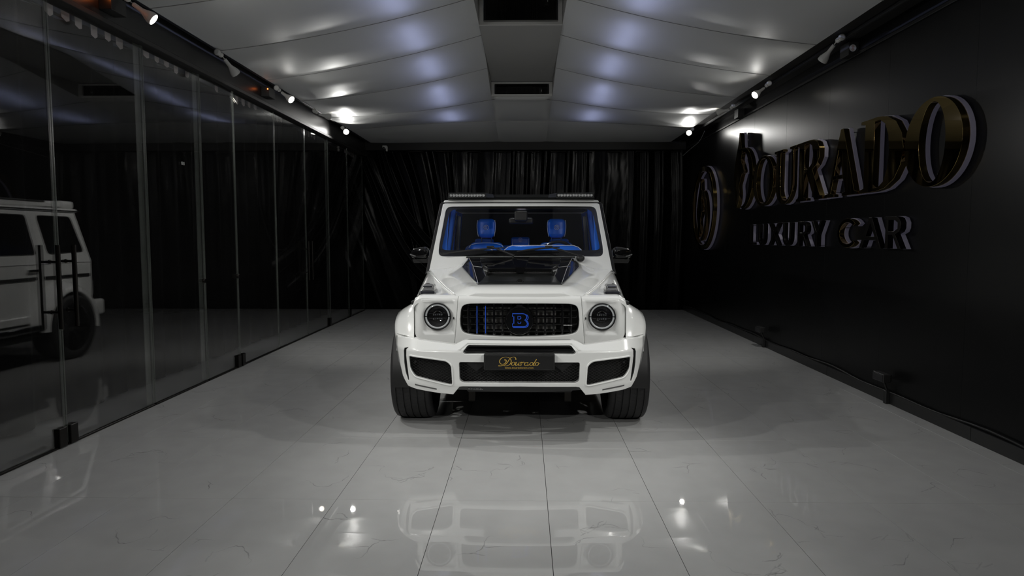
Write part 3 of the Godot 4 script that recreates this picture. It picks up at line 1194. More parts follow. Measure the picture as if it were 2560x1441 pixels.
func back_curtain() -> void:
	var t := thing("back_curtain", "glossy black vinyl curtain closing the far end, draped aside on its left", "curtain", Vector3(0, 0, BACK_Z))
	var fold := FastNoiseLite.new()
	fold.seed = 5
	fold.frequency = 1.0
	var fine := FastNoiseLite.new()
	fine.seed = 11
	fine.frequency = 0.9
	var g := Geo.new()
	var P := []
	var NX := 420
	var NY := 60
	for j in NY + 1:
		var y := lerpf(0.02, 3.28, float(j) / NY)
		var row := PackedVector3Array()
		for i in NX + 1:
			var x := lerpf(-3.75, 3.28, float(i) / NX)
			row.append(Vector3(x, y, curtain_z(x, y, fine)))
		P.append(row)
	g.grid(P, false, false, Vector3(0, 1.5, -6))
	put("cloth", g, M.curtain, t)
	# diagonal drape gathered across the left part
	for k in 2:
		var A := [Vector2(-3.35, 3.26), Vector2(-3.05, 2.5), Vector2(-2.7, 1.6), Vector2(-2.3, 0.95), Vector2(-1.75, 0.45)] if k == 0 else [Vector2(-2.95, 3.26), Vector2(-2.75, 2.6), Vector2(-2.45, 1.95), Vector2(-2.05, 1.4), Vector2(-1.45, 0.9)]
		var mid := spline(PackedVector2Array(A), 8)
		g = Geo.new()
		P = []
		for i in mid.size():
			var f := float(i) / (mid.size() - 1)
			var tn := (mid[mini(i + 1, mid.size() - 1)] - mid[maxi(i - 1, 0)]).normalized()
			var nn := Vector2(-tn.y, tn.x)
			var w := lerpf(0.07, 0.15, f)
			var row := PackedVector3Array()
			for s in 9:
				var a := lerpf(-1.0, 1.0, s / 8.0)
				var q := mid[i] + nn * w * a
				row.append(Vector3(q.x, q.y, 0.16 + 0.07 * sqrt(maxf(0.0, 1.0 - a * a)) + 0.012 * sin(a * 7.0 + k)))
			P.append(row)
		g.grid(P, false, false, Vector3(-2.4, 1.8, -6))
		put("drape", g, M.curtain, t)
		for sd in [-1.0, 1.0]:
			var e := PackedVector3Array()
			for row in P:
				e.append(row[0 if sd < 0 else 8] + Vector3(0, 0, 0.004))
			g = Geo.new()
			g.tube(e, 0.006, 6)
			put("hem", g, M.curtain_edge, t)
	# hanging swag behind the drape
	g = Geo.new()
	var sw := spline(pts([-2.05, 2.3, -1.85, 1.55, -1.6, 1.25, -1.35, 1.45, -1.15, 2.2, -1.05, 3.1]), 8)
	var sp := PackedVector3Array()
	for q in sw:
		sp.append(Vector3(q.x, q.y, 0.13))
	g.tube(sp, 0.008, 6)
	put("hem", g, M.curtain_edge, t)
	# short rods the curtain hooks hang from
	for i in 10:
		var x := -2.42 + i * 0.585
		g = Geo.new()
		g.tube(PackedVector3Array([Vector3(x, 3.235, 0.1), Vector3(x + 0.012, 3.262, 0.13), Vector3(x + 0.33, 3.262, 0.13), Vector3(x + 0.342, 3.235, 0.1)]), 0.008, 8)
		put("hanger_rod", g, M.dark_metal, t)


func curtain_z(x: float, y: float, fine: FastNoiseLite) -> float:
	# pleats run straight at the right and slant down to the right at the left
	var lean := clampf((-1.2 - x) / 1.2, 0.0, 1.0)
	var xs := x - lean * 0.35 * (3.28 - y)
	var wob := 0.035 * sin(y * 1.1 + xs * 0.8)
	var ph := (xs + wob) * 16.0 + 1.2 * sin(xs * 2.1) + 0.9 * sin(xs * 4.7 + 0.7)
	var amp := 0.045 * (0.55 + 0.45 * sin(xs * 2.3 + 0.6)) * (0.3 + 0.7 * pow(y / 3.28, 1.4)) + 0.008
	var a := sin(ph)
	return amp * (a * absf(a) - 0.25 * cos(2.0 * ph)) + 0.02 * fine.get_noise_2d(xs * 1.2, y * 0.25) + 0.0012 * fine.get_noise_2d(x * 7.0, y * 4.0)


# ---------------------------------------------------------------- the car (local frame: x right as seen, y up, z towards the viewer, origin under the front axle)
const REAR_Z := -2.66
const WHEEL_R := 0.4


func bump_z(x: float, y: float) -> float:
	var a := absf(x)
	return 0.86 - 0.10 * x * x - 5.5 * pow(maxf(0.0, a - 0.72), 2.2) - 0.9 * maxf(0.0, y - 0.70) - 0.25 * maxf(0.0, 0.45 - y)


func bump_warp(p: Vector2, d: float) -> Vector3:
	return Vector3(p.x, p.y, bump_z(p.x, p.y) - d)


func face_z(x: float, y: float) -> float:
	var a := absf(x)
	var z := 0.62 - 0.03 * x * x
	var xo := 0.80
	var r := 0.06
	if a > xo - r:
		var q := minf(a - (xo - r), r * 0.985)
		z -= r - sqrt(r * r - q * q)
	if y > 1.03:
		var q := minf(y - 1.03, 0.0445)
		z -= 0.045 - sqrt(0.045 * 0.045 - q * q)
	# shallow dish round the lamp
	var e := maxf(absf(a - 0.605) - 0.105, absf(y - 0.905) - 0.105)
	z -= 0.014 * smoothstep(0.025, -0.01, e)
	return z


func face_warp(p: Vector2, d: float) -> Vector3:
	return Vector3(p.x, p.y, face_z(p.x, p.y) - d)


func shut_x(z: float) -> float:
	# line between bonnet and wings
	var t := clampf((0.6 - z) / 1.17, 0.0, 1.0)
	return 0.462 + 0.385 * pow(t, 0.85)


func deck_base(z: float) -> float:
	return 1.122 + (0.5 - z) * 0.09


func deck_drop(z: float) -> float:
	return lerpf(0.042, 0.0, clampf((0.5 - z) / 1.0, 0, 1))


func bonnet_y(x: float, z: float) -> float:
	var a := absf(x)
	var xs := shut_x(z)
	var y := deck_base(z) + 0.012 * (1.0 - a * a)
	# raised centre that carries the scoop
	y += 0.045 * smoothstep(0.68, 0.5, a) * clampf((0.3 - z) / 0.8, 0, 1)
	y -= (deck_drop(z) + 0.006) * smoothstep(xs - 0.15, xs, a)
	if z > 0.47:
		var t := minf((z - 0.47) / 0.15, 0.995)
		y -= 0.055 * (1.0 - sqrt(1.0 - t * t))
	return y


func bonnet_warp(p: Vector2, d: float) -> Vector3:
	return Vector3(p.x, bonnet_y(p.x, p.y) - d, p.y)


func wing_xo(z: float) -> float:
	return lerpf(0.80, 0.866, clampf((0.55 - z) / 1.15, 0, 1))


func wing_y(x: float, z: float) -> float:
	var a := absf(x)
	var y := deck_base(z) - deck_drop(z) - 0.002
	var xo := wing_xo(z)
	var r := 0.075
	if a > xo - r:
		var q := minf(a - (xo - r), r * 0.985)
		y -= r - sqrt(r * r - q * q)
	if z > 0.56:
		var q := minf(z - 0.56, 0.0575)
		y -= 0.058 - sqrt(0.058 * 0.058 - q * q)
	return y


func wing_warp(p: Vector2, d: float) -> Vector3:
	return Vector3(p.x, wing_y(p.x, p.y) - d, p.y)


func screen_z(x: float, y: float) -> float:
	return -0.62 - (y - 1.33) * 0.81 - 0.04 * x * x


func screen_warp(off: float) -> Callable:
	return func(p: Vector2, d: float): return Vector3(p.x, p.y, screen_z(p.x, p.y) - d + off)


func side_x(y: float) -> float:
	if y < 1.18:
		return 0.862 - 0.02 * clampf((1.18 - y) / 0.6, 0, 1)
	return 0.862 - (y - 1.18) * 0.112


func side_warp(sd: float, off := 0.0) -> Callable:
	return func(p: Vector2, d: float): return Vector3(sd * (side_x(p.y) + off - d), p.y, p.x)


func spin(g: Geo, prof: Array, at: Vector3, axis: Vector3, seg := 28) -> void:
	# lathe round an axis given in car space; profile (radius, distance along axis)
	var up := Vector3.UP if absf(axis.y) < 0.9 else Vector3.RIGHT
	var sx := axis.cross(up).normalized()
	var a := PackedVector2Array()
	for i in range(0, prof.size(), 2):
		a.append(Vector2(prof[i], prof[i + 1]))
	g.lathe(a, Transform3D(Basis(sx, axis.normalized(), sx.cross(axis).normalized()), at), seg)


func car() -> void:
	var c := thing("off_road_car", "white boxy off-road car with black scoop, blue interior and roof light bars", "car", Vector3(-0.038, 0, -5.65))
	car_front(c)
	car_bonnet(c)
	car_cabin(c)
	car_sides(c)
	car_interior(c)
	car_wheels(c)
	car_under(c)


func car_front(c: Node3D) -> void:
	var g := Geo.new()
	# lamp panels either side of the grille, each with its round headlamp
	for sd in [-1.0, 1.0]:
		var o := pts([-0.4575, 1.066, -0.4865, 0.703, -0.742, 0.735, -0.775, 0.755, -0.797, 0.79, -0.797, 1.02, -0.785, 1.05, -0.75, 1.062])
		var h := circle(Vector2(-0.613, 0.914), 0.101, 40)
		if sd > 0:
			o = flipx(o)
			h = flipx(h)
		g = Geo.new()
		g.panel(o, [h], face_warp, 0.022, 0.004, 0.05)
		put("lamp_panel", g, M.paint, c)
		headlamp(c, Vector3(sd * 0.613, 0.914, 0.612))
	# grille surround
	var so := sym([0.0, 1.078, -0.25, 1.077, -0.4555, 1.068, -0.4845, 0.706, -0.431, 0.733, -0.401, 0.742, 0.0, 0.739])
	var gh := fillet(sym([0.0, 1.013, -0.2, 1.013, -0.395, 1.011, -0.437, 0.985, -0.444, 0.89, -0.442, 0.835, -0.42, 0.79, -0.33, 0.776, -0.15, 0.767, 0.0, 0.765]), 0.05, 5)
	g = Geo.new()
	g.panel(so, [gh], func(p: Vector2, d: float):
		var e := 0.0
		if p.y > 1.03:
			var q := minf(p.y - 1.03, 0.0445)
			e = 0.045 - sqrt(0.045 * 0.045 - q * q)
		return Vector3(p.x, p.y, 0.632 - 0.05 * p.x * p.x - e - d), 0.03, 0.006, 0.06)
	put("grille_surround", g, M.paint, c)
	grille(c)
	# bumper
	var bo := sym([0.0, 0.763, -0.386, 0.765, -0.414, 0.757, -0.465, 0.734, -0.730, 0.759, -0.756, 0.769, -0.83, 0.765, -0.928, 0.753, -0.916, 0.701, -0.905, 0.653, -0.889, 0.579, -0.860, 0.486, -0.815, 0.420, -0.745, 0.403, -0.674, 0.391, -0.574, 0.377, -0.477, 0.371, -0.430, 0.431, -0.406, 0.434, 0.0, 0.438])
	var slot := fillet(sym([0.0, 0.731, -0.369, 0.731, -0.406, 0.684, -0.393, 0.670, 0.0, 0.674]), 0.012, 3)
	var ci := fillet(sym([0.0, 0.615, -0.432, 0.611, -0.428, 0.481, -0.405, 0.464, 0.0, 0.468]), 0.014, 3)
	var si := fillet(pts([-0.807, 0.651, -0.66, 0.637, -0.520, 0.621, -0.483, 0.587, -0.475, 0.445, -0.50, 0.441, -0.64, 0.470, -0.757, 0.496, -0.797, 0.551]), 0.022, 3)
	var dr := pts([-0.848, 0.675, -0.84, 0.696, -0.808, 0.707, -0.826, 0.688, -0.828, 0.643, -0.817, 0.556, -0.804, 0.466, -0.812, 0.464, -0.834, 0.521, -0.846, 0.593])
	g = Geo.new()
	g.panel(bo, [slot, ci, si, flipx(si), dr, flipx(dr)], bump_warp, 0.03, 0.005, 0.055)
	put("front_bumper", g, M.paint, c)
	# sculpted ridge above the slot and raised rim round the side intakes
	g = Geo.new()
	g.tube(car_path(sym([0.0, 0.744, -0.375, 0.744, -0.43, 0.70]), 0.002), 0.006, 8, false)
	put("bumper_ridge", g, M.paint, c)
	for sd in [-1.0, 1.0]:
		g = Geo.new()
		var rim := si if sd < 0 else flipx(si)
		var path := PackedVector3Array()
		for p in g._resample(rim, 0.03):
			path.append(bump_warp(p, -0.001))
		g.tube(path, 0.007, 8, false, true)
		put("intake_rim", g, M.paint, c)
	# dark liners behind every opening
	g = Geo.new()
	g.panel(sym([0.0, 0.742, -0.42, 0.742, -0.43, 0.66, -0.40, 0.655, 0.0, 0.655]), [], func(p: Vector2, d: float): return bump_warp(p, d + 0.06), 0.06, 0.0, 0.01)
	put("slot_liner", g, M.gloss_black, c)
	g = Geo.new()
	g.panel(sym([0.0, 0.66, -0.85, 0.72, -0.85, 0.42, 0.0, 0.42]), [], func(p: Vector2, d: float): return bump_warp(p, d + 0.13), 0.06, 0.0, 0.01)
	put("intake_liner", g, M.trim_black, c)
	for sd in [-1.0, 1.0]:
		g = Geo.new()
		var q := pts([-0.86, 0.715, -0.80, 0.715, -0.79, 0.455, -0.86, 0.455])
		g.panel(q if sd < 0 else flipx(q), [], func(p: Vector2, d: float): return bump_warp(p, d + 0.03), 0.03, 0.0, 0.005)
		put("vent_liner", g, M.gloss_black, c)
		g = Geo.new()
		var rf := pts([-0.757, 0.444, -0.757, 0.434, -0.597, 0.404, -0.597, 0.414])
		g.panel(rf if sd < 0 else flipx(rf), [], func(p: Vector2, d: float): return bump_warp(p, d - 0.003), 0.03, 0.001, 0.01)
		put("marker_strip", g, M.smoked, c)
	# diamond mesh in the intakes
	intake_mesh(c, ci, 0.05)
	intake_mesh(c, si, 0.05)
	intake_mesh(c, flipx(si), 0.05)
	# parking sensors on small brackets
	for x in [-0.31, 0.31]:
		g = Geo.new()
		var tp := pts([-0.1, 0.062, 0.1, 0.062, 0.0, -0.02])
		g.panel(tp, [], func(p: Vector2, d: float): return bump_warp(Vector2(p.x + x, p.y + 0.56), d + 0.035), 0.05, 0.001, 0.008)
		var m := put("sensor_bracket", g, M.mesh_black, c)
		g = Geo.new()
		spin(g, [0.009, 0.0, 0.009, 0.003, 0.0, 0.003], bump_warp(Vector2(x, 0.588), 0.034), Vector3(0, 0, 1), 16)
		put("parking_sensor", g, M.trim_black, m)
	for x in [-0.757, 0.757]:
		g = Geo.new()
		spin(g, [0.009, 0.0, 0.009, 0.004, 0.0, 0.004], bump_warp(Vector2(x, 0.60), 0.04), Vector3(0, 0, 1), 16)
		put("parking_sensor", g, M.trim_black, c)
	# number plate holder
	var pl := Node3D.new()
	pl.name = "number_plate"
	c.add_child(pl, true)
	g = Geo.new()
	g.panel(fillet(pts([-0.251, 0.566, 0.251, 0.566, 0.251, 0.677, -0.251, 0.677]), 0.006, 2), [], func(p: Vector2, d: float): return Vector3(p.x, p.y, 0.895 - d), 0.3, 0.003, 0.06, true)
	put("holder", g, M.trim_black, pl)
	g = Geo.new()
	g.box(Vector3(0, 0.619, 0.897), Vector3(0.478, 0.098, 0.004), 0.0015)
	put("plate", g, M.plate_black, pl)
	g = Geo.new()
	g.box(Vector3(0, 0.6675, 0.899), Vector3(0.47, 0.0016, 0.003))
	put("upper_bead", g, M.reflector, pl)
	plate_script(pl)
	# lower skid board with maker's badge
	g = Geo.new()
	g.panel(sym([0.0, 0.452, -0.42, 0.452, -0.475, 0.378, -0.36, 0.374, -0.25, 0.366, -0.1, 0.362, 0.0, 0.362]), [], func(p: Vector2, d: float): return Vector3(p.x, p.y, 0.775 - 0.1 * p.x * p.x - (0.452 - p.y) * 0.9 - d), 0.05, 0.003, 0.02)
	put("skid_board", g, M.carbon, c)
	var b := text("BRABUS", 0.026, 0.001)
	var bt := put("badge_lettering", b[0], M.silver_print, c)
	bt.transform = Transform3D(Basis(Vector3.RIGHT, -0.35).scaled(Vector3(1.15, 0.62, 1)), Vector3(-0.325, 0.389, 0.716))
	g = Geo.new()
	ribbon(g, pts([-0.367, 0.380, -0.283, 0.380, -0.283, 0.398, -0.367, 0.398]), 0.002, func(p: Vector2, d: float): return Vector3(p.x, p.y, 0.777 - 0.1 * p.x * p.x - (0.452 - p.y) * 0.9 - d), 0.0, true, 0.001)
	put("badge_frame", g, M.silver_print, c)


func car_path(p: PackedVector2Array, lift: float) -> PackedVector3Array:
	var o := PackedVector3Array()
	var g := Geo.new()
	var open := PackedVector2Array()
	# reorder a symmetric outline into one open run from left to right
	var k := (p.size() + 1) / 2
	for i in range(k - 1, -1, -1):
		open.append(p[i])
	for i in range(p.size() - 1, k - 1, -1):
		open.append(p[i])
	open.sort()
	for i in open.size() - 1:
		for t in 6:
			o.append(bump_warp(open[i].lerp(open[i + 1], t / 6.0), -lift))
	o.append(bump_warp(open[open.size() - 1], -lift))
	return o


func intake_mesh(c: Node3D, region: PackedVector2Array, deep: float) -> void:
	var lo := region[0]
	var hi := region[0]
	for p in region:
		lo = lo.min(p)
		hi = hi.max(p)
	lo -= Vector2(0.012, 0.012)
	hi += Vector2(0.012, 0.012)
	var g := Geo.new()
	var step := 0.033
	var slope := 0.62
	var h := hi.y - lo.y
	for dirn in [1.0, -1.0]:
		var x := lo.x - h / slope
		while x < hi.x + h / slope:
			var a := Vector2(x, lo.y if dirn > 0 else hi.y)
			var b := Vector2(x + h / slope, hi.y if dirn > 0 else lo.y)
			for seg in Geometry2D.intersect_polyline_with_polygon(PackedVector2Array([a, b]), PackedVector2Array([lo, Vector2(hi.x, lo.y), hi, Vector2(lo.x, hi.y)])):
				var q := PackedVector3Array()
				for t in 7:
					q.append(bump_warp(seg[0].lerp(seg[seg.size() - 1], t / 6.0), deep + 0.001 * dirn))
				g.tube(q, 0.0016, 4, false)
			x += step
	put("intake_mesh", g, M.mesh_black, c)


func headlamp(c: Node3D, at: Vector3) -> void:
	var t := Node3D.new()
	t.name = "headlamp"
	c.add_child(t, true)
	t.position = at
	var Z := Vector3(0, 0, 1)
	var g := Geo.new()
	spin(g, [0.0975, -0.05, 0.1035, -0.02, 0.1035, 0.006, 0.101, 0.011, 0.096, 0.011, 0.0935, 0.007, 0.0935, -0.03], Vector3.ZERO, Z, 48)
	put("bezel", g, M.gloss_black, t)
	# day running light: two arcs of a ring
	for k in 2:
		g = Geo.new()
		var p := PackedVector3Array()
		for i in 25:
			var a: float = lerpf(0.05, PI - 0.05, i / 24.0) + PI * k
			p.append(Vector3(0.0865 * cos(a), 0.0865 * sin(a), 0.0))
		g.tube(p, 0.007, 8)
		put("light_ring", g, M.drl_white, t, "pale frosted light ring")
	g = Geo.new()
	spin(g, [0.094, -0.006, 0.08, -0.012, 0.07, -0.045, 0.0, -0.055], Vector3.ZERO, Z, 40)
	put("bowl", g, M.lamp_dark, t)
	# projector: dark ring, lens, bar
	g = Geo.new()
	spin(g, [0.044, -0.05, 0.044, -0.022, 0.04, -0.018, 0.036, -0.02, 0.033, -0.03], Vector3.ZERO, Z, 32)
	g.rbox(Vector3(0, 0, -0.035), Vector3(0.15, 0.05, 0.02), 0.01)
	put("projector", g, M.gloss_black, t)
	g = Geo.new()
	for iy in 2:
		for ix in 5:
			g.rbox(Vector3(-0.03 + 0.015 * ix, 0.012 - 0.03 * iy, -0.022), Vector3(0.011, 0.012, 0.012), 0.004, 2, null, Basis.IDENTITY, 1)
	put("reflector_cells", g, M.reflector, t)
	g = Geo.new()
	var s := -signf(at.x)
	g.box(Vector3(s * 0.068, -0.008, 0.004), Vector3(0.07, 0.002, 0.003))
	put("divider", g, M.reflector, t)
	g = Geo.new()
	var pr := []
	for i in 9:
		var r := lerpf(0.095, 0.0, i / 8.0)
		pr.append(r)
		pr.append(0.006 + 0.014 * (1.0 - pow(r / 0.095, 2.0)))
	spin(g, pr, Vector3.ZERO, Z, 40)
	put("lens", g, M.lens_glass, t)
	# washer cap beside the lamp
	g = Geo.new()
	spin(g, [0.006, 0.0, 0.006, 0.002, 0.0, 0.003], Vector3.ZERO, Z, 16)
	var w := put("washer_cap", g, M.trim_black, t)
	w.scale = Vector3(0.75, 1.7, 1)
	w.position = Vector3(s * 0.122, -0.012, 0.006)


func grille(c: Node3D) -> void:
	var t := Node3D.new()
	t.name = "grille"
	c.add_child(t, true)
	var g := Geo.new()
	g.box(Vector3(0, 0.89, 0.50), Vector3(0.93, 0.29, 0.01))
	put("back_panel", g, M.trim_black, t)
	# cooler fins seen between the bars
	g = Geo.new()
	for i in 30:
		g.box(Vector3(0, 0.785 + 0.0066 * i, 0.515), Vector3(0.55, 0.0028, 0.006))
	put("cooler_fins", g, M.fins, t)
	# horizontal spars
	for y in [0.958, 0.908, 0.853, 0.801]:
		g = Geo.new()
		g.rbox(Vector3(0, y, 0.545), Vector3(0.86, 0.018, 0.02), 0.005, 2, null, Basis.IDENTITY, 6)
		put("spar", g, M.gloss_black, t)
	# vertical bars, two of them with blue inlays
	for i in 13:
		var x := -0.3825 + 0.06375 * i
		g = Geo.new()
		var h := 0.235 - 0.03 * absf(x)
		g.rbox(Vector3(x, 0.889, 0.572), Vector3(0.016, h, 0.05), 0.006, 2, func(p: Vector3): return p + Vector3(0, 0, -0.35 * p.y * p.y), Basis.IDENTITY, 5)
		var b := put("grille_bar", g, M.gloss_black, t)
		if i == 1 or i == 2:
			g = Geo.new()
			g.box(Vector3(x + 0.03 - 0.03, 0.889, 0.599), Vector3(0.006, h - 0.02, 0.004), 0.001)
			put("blue_inlay", g, M.blue_line, b, "blue inlay line")
	# round emblem plate with outlined initial
	var e := Node3D.new()
	e.name = "grille_emblem"
	c.add_child(e, true)
	e.position = Vector3(-0.002, 0.883, 0.612)
	g = Geo.new()
	spin(g, [0.108, -0.06, 0.108, -0.006, 0.104, 0.0, 0.099, 0.001, 0.096, -0.003, 0.0, -0.003], Vector3.ZERO, Vector3(0, 0, 1), 48)
	put("disc", g, M.gloss_black, e)
	var k := 0.1 / 255.0
	var wp := func(p: Vector2, d: float): return Vector3((p.x - 1270.0) * k, -(p.y - 520.0) * k, -0.002 - d)
	g = Geo.new()
	ribbon(g, pts([1140, 384, 1335, 384, 1372, 392, 1402, 418, 1412, 448, 1402, 482, 1372, 508, 1405, 535, 1424, 572, 1416, 606, 1388, 628, 1355, 634, 1140, 634, 1140, 575, 1166, 575, 1166, 440, 1140, 440]), 17, wp, 0.0, true)
	ribbon(g, pts([1408, 404, 1432, 432, 1440, 458, 1430, 492, 1408, 512, 1432, 545, 1444, 580, 1434, 620, 1400, 646, 1360, 652, 1155, 652]), 15, wp, 0.0, false)
	ribbon(g, pts([1242, 436, 1282, 436, 1300, 452, 1300, 474, 1282, 490, 1242, 490]), 14, wp, 0.0, true)
	ribbon(g, pts([1242, 540, 1246, 566, 1262, 578, 1284, 576, 1298, 560, 1300, 540]), 13, wp, 0.0, false)
	put("initial", g, M.blue_line, e, "blue outlined initial")
	g = Geo.new()
	g.lathe(PackedVector2Array([Vector2(0.0, 0.008), Vector2(0.022, 0.006), Vector2(0.026, 0.0)]), Transform3D(Basis(Vector3.RIGHT, PI / 2), Vector3(0, 0.118, -0.02)), 20)
	put("camera_eye", g, M.lamp_dark, e)
	var b2 := text("BRABUS", 0.014, 0.001)
	var bt := put("badge_lettering", b2[0], M.silver_print, c)
	bt.scale = Vector3(1.25, 0.8, 1)
	bt.position = Vector3(0.36, 0.848, 0.601)


func plate_script(pl: Node3D) -> void:
	var k := 0.5 / 1425.0
	var wp := func(p: Vector2, d: float): return Vector3((p.x - 1272.0) * k, 0.619 - (p.y - 470.0) * k, 0.8995 - d)
	var strokes := [
		[985, 412, 1003, 412, 1010, 440, 985, 482, 940, 500, 900, 490, 876, 458, 882, 418, 912, 380, 960, 358, 1010, 352, 1060, 365, 1095, 395, 1110, 432, 1104, 470, 1078, 506, 1035, 528, 985, 531, 930, 521, 882, 521, 856, 530, 872, 538, 922, 531, 972, 514, 1012, 488, 1040, 452, 1066, 410, 1096, 374, 1132, 355, 1172, 352, 1200, 374, 1204, 410],
		[1196, 466, 1214, 456, 1202, 490, 1197, 516, 1212, 526, 1240, 508, 1264, 472, 1276, 453, 1260, 496, 1262, 524, 1284, 514],
		[1290, 482, 1312, 455, 1324, 468, 1312, 500, 1302, 528],
		[1314, 496, 1336, 464, 1356, 455, 1370, 464, 1384, 478],
		[1450, 456, 1436, 500, 1442, 525, 1466, 512, 1486, 492],
		[1622, 394, 1592, 440, 1558, 500, 1562, 525, 1584, 514],
		[1656, 474, 1674, 482, 1692, 480],
		[1130, 470, 1112, 505],
	]
	var g := Geo.new()
	for s in strokes.slice(0, 7):
		ribbon(g, spline(pts(s), 5), 12.0, wp, 1.0)
	for e in [[1150, 490], [1411, 493], [1517, 493], [1628, 492]]:
		var o := PackedVector2Array()
		for i in 24:
			var a := TAU * i / 24
			o.append(Vector2(e[0] + 31.0 * cos(a) - 9.0 * sin(a), e[1] + 34.0 * sin(a)))
		ribbon(g, o, 11.0, wp, 1.0, true)
	var dot := PackedVector2Array()
	for i in 12:
		dot.append(Vector2(985 + 7 * cos(TAU * i / 12), 410 + 7 * sin(TAU * i / 12)))
	ribbon(g, dot, 13.0, wp, 0.0, true)
	put("script_lettering", g, M.gold_print, pl, "gold script lettering")
	var t := text("www.douradocars.com", 0.0165, 0.001, false, false)
	var o := put("address_lettering", t[0], M.gold_print, pl, "gold web address")
	o.position = Vector3(0, 0.583, 0.9)
	o.scale = Vector3(0.202 / t[1], 0.95, 1)


func car_bonnet(c: Node3D) -> void:
	var left := []
	# bonnet outline: front edge, left shut line, rear edge
	left.append_array([0.0, 0.612, -0.2, 0.611, -0.4, 0.606, -0.44, 0.602])
	for i in 15:
		var z := lerpf(0.585, -0.53, i / 14.0)
		left.append_array([-shut_x(z) + 0.003, z])
	left.append_array([-0.5, -0.545, 0.0, -0.55])
	var g := Geo.new()
	g.panel(fillet(sym(left), 0.03, 3), [], bonnet_warp, 0.035, 0.005, 0.03)
	put("bonnet", g, M.paint, c)
	for sd in [-1.0, 1.0]:
		var o := []
		for i in 15:
			var z := lerpf(0.6, -0.53, i / 14.0)
			o.append_array([-shut_x(z) - 0.003, z])
		for i in 12:
			var z := lerpf(-0.53, 0.6, i / 11.0)
			o.append_array([-wing_xo(z) + 0.0012, z])
		o.append_array([-0.77, 0.602, -0.466, 0.602])
		var p := pts(o)
		g = Geo.new()
		g.panel(p if sd < 0 else flipx(p), [], wing_warp, 0.022, 0.003, 0.03)
		put("wing", g, M.paint, c)
		# raised bead along the shut line
		var path := PackedVector3Array()
		for i in 21:
			var z := lerpf(0.56, -0.5, i / 20.0)
			var x: float = shut_x(z) + 0.014
			path.append(Vector3(sd * x, wing_y(x, z) + 0.001, z))
		g = Geo.new()
		g.tube(path, 0.011, 8)
		put("wing_bead", g, M.paint, c)
		# wing side down to the flare
		g = Geo.new()
		var P := []
		for i in 15:
			var z := lerpf(0.585, -0.657, i / 14.0)
			var row := PackedVector3Array()
			for j in 9:
				var y := lerpf(wing_y(wing_xo(z), z) + 0.012, 0.6, j / 8.0)
				row.append(Vector3(sd * (wing_xo(z) - 0.004 * (1.0 if j == 0 else 0.0) - 0.005 * smoothstep(0.35, 0.55, z)), y, z))
			P.append(row)
		g.grid(P, false, false, Vector3(0, 0.9, 0))
		put("wing_side", g, M.paint, c)
		turn_lamp(c, sd)
	# black scoop on the bonnet
	scoop(c)


func turn_lamp(c: Node3D, sd: float) -> void:
	var t := Node3D.new()
	t.name = "turn_lamp"
	c.add_child(t, true)
	t.position = Vector3(sd * 0.7, 1.062, 0.43)
	var g := Geo.new()
	# dark foot
	var w := func(p: Vector3):
		var f := (p.y + 0.02) / 0.04
		return Vector3(p.x * (1.0 - 0.12 * f) + sd * 0.004 * f, p.y, p.z * (1.0 - 0.15 * f))
	g.rbox(Vector3(0, 0.016, 0), Vector3(0.13, 0.034, 0.20), 0.012, 3, w)
	put("foot", g, M.lamp_dark, t)
	g = Geo.new()
	var w2 := func(p: Vector3):
		var f := (p.y + 0.03) / 0.06
		return Vector3(p.x * (1.0 - 0.28 * f), p.y, p.z * (1.0 - 0.3 * f) - 0.02 * f)
	g.rbox(Vector3(sd * 0.0, 0.055, -0.005), Vector3(0.104, 0.062, 0.17), 0.018, 3, w2)
	put("lens", g, M.smoke_lens, t)
	g = Geo.new()
	g.box(Vector3(0, 0.066, 0.055), Vector3(0.07, 0.01, 0.006), 0.002)
	put("reflector", g, M.reflector, t)


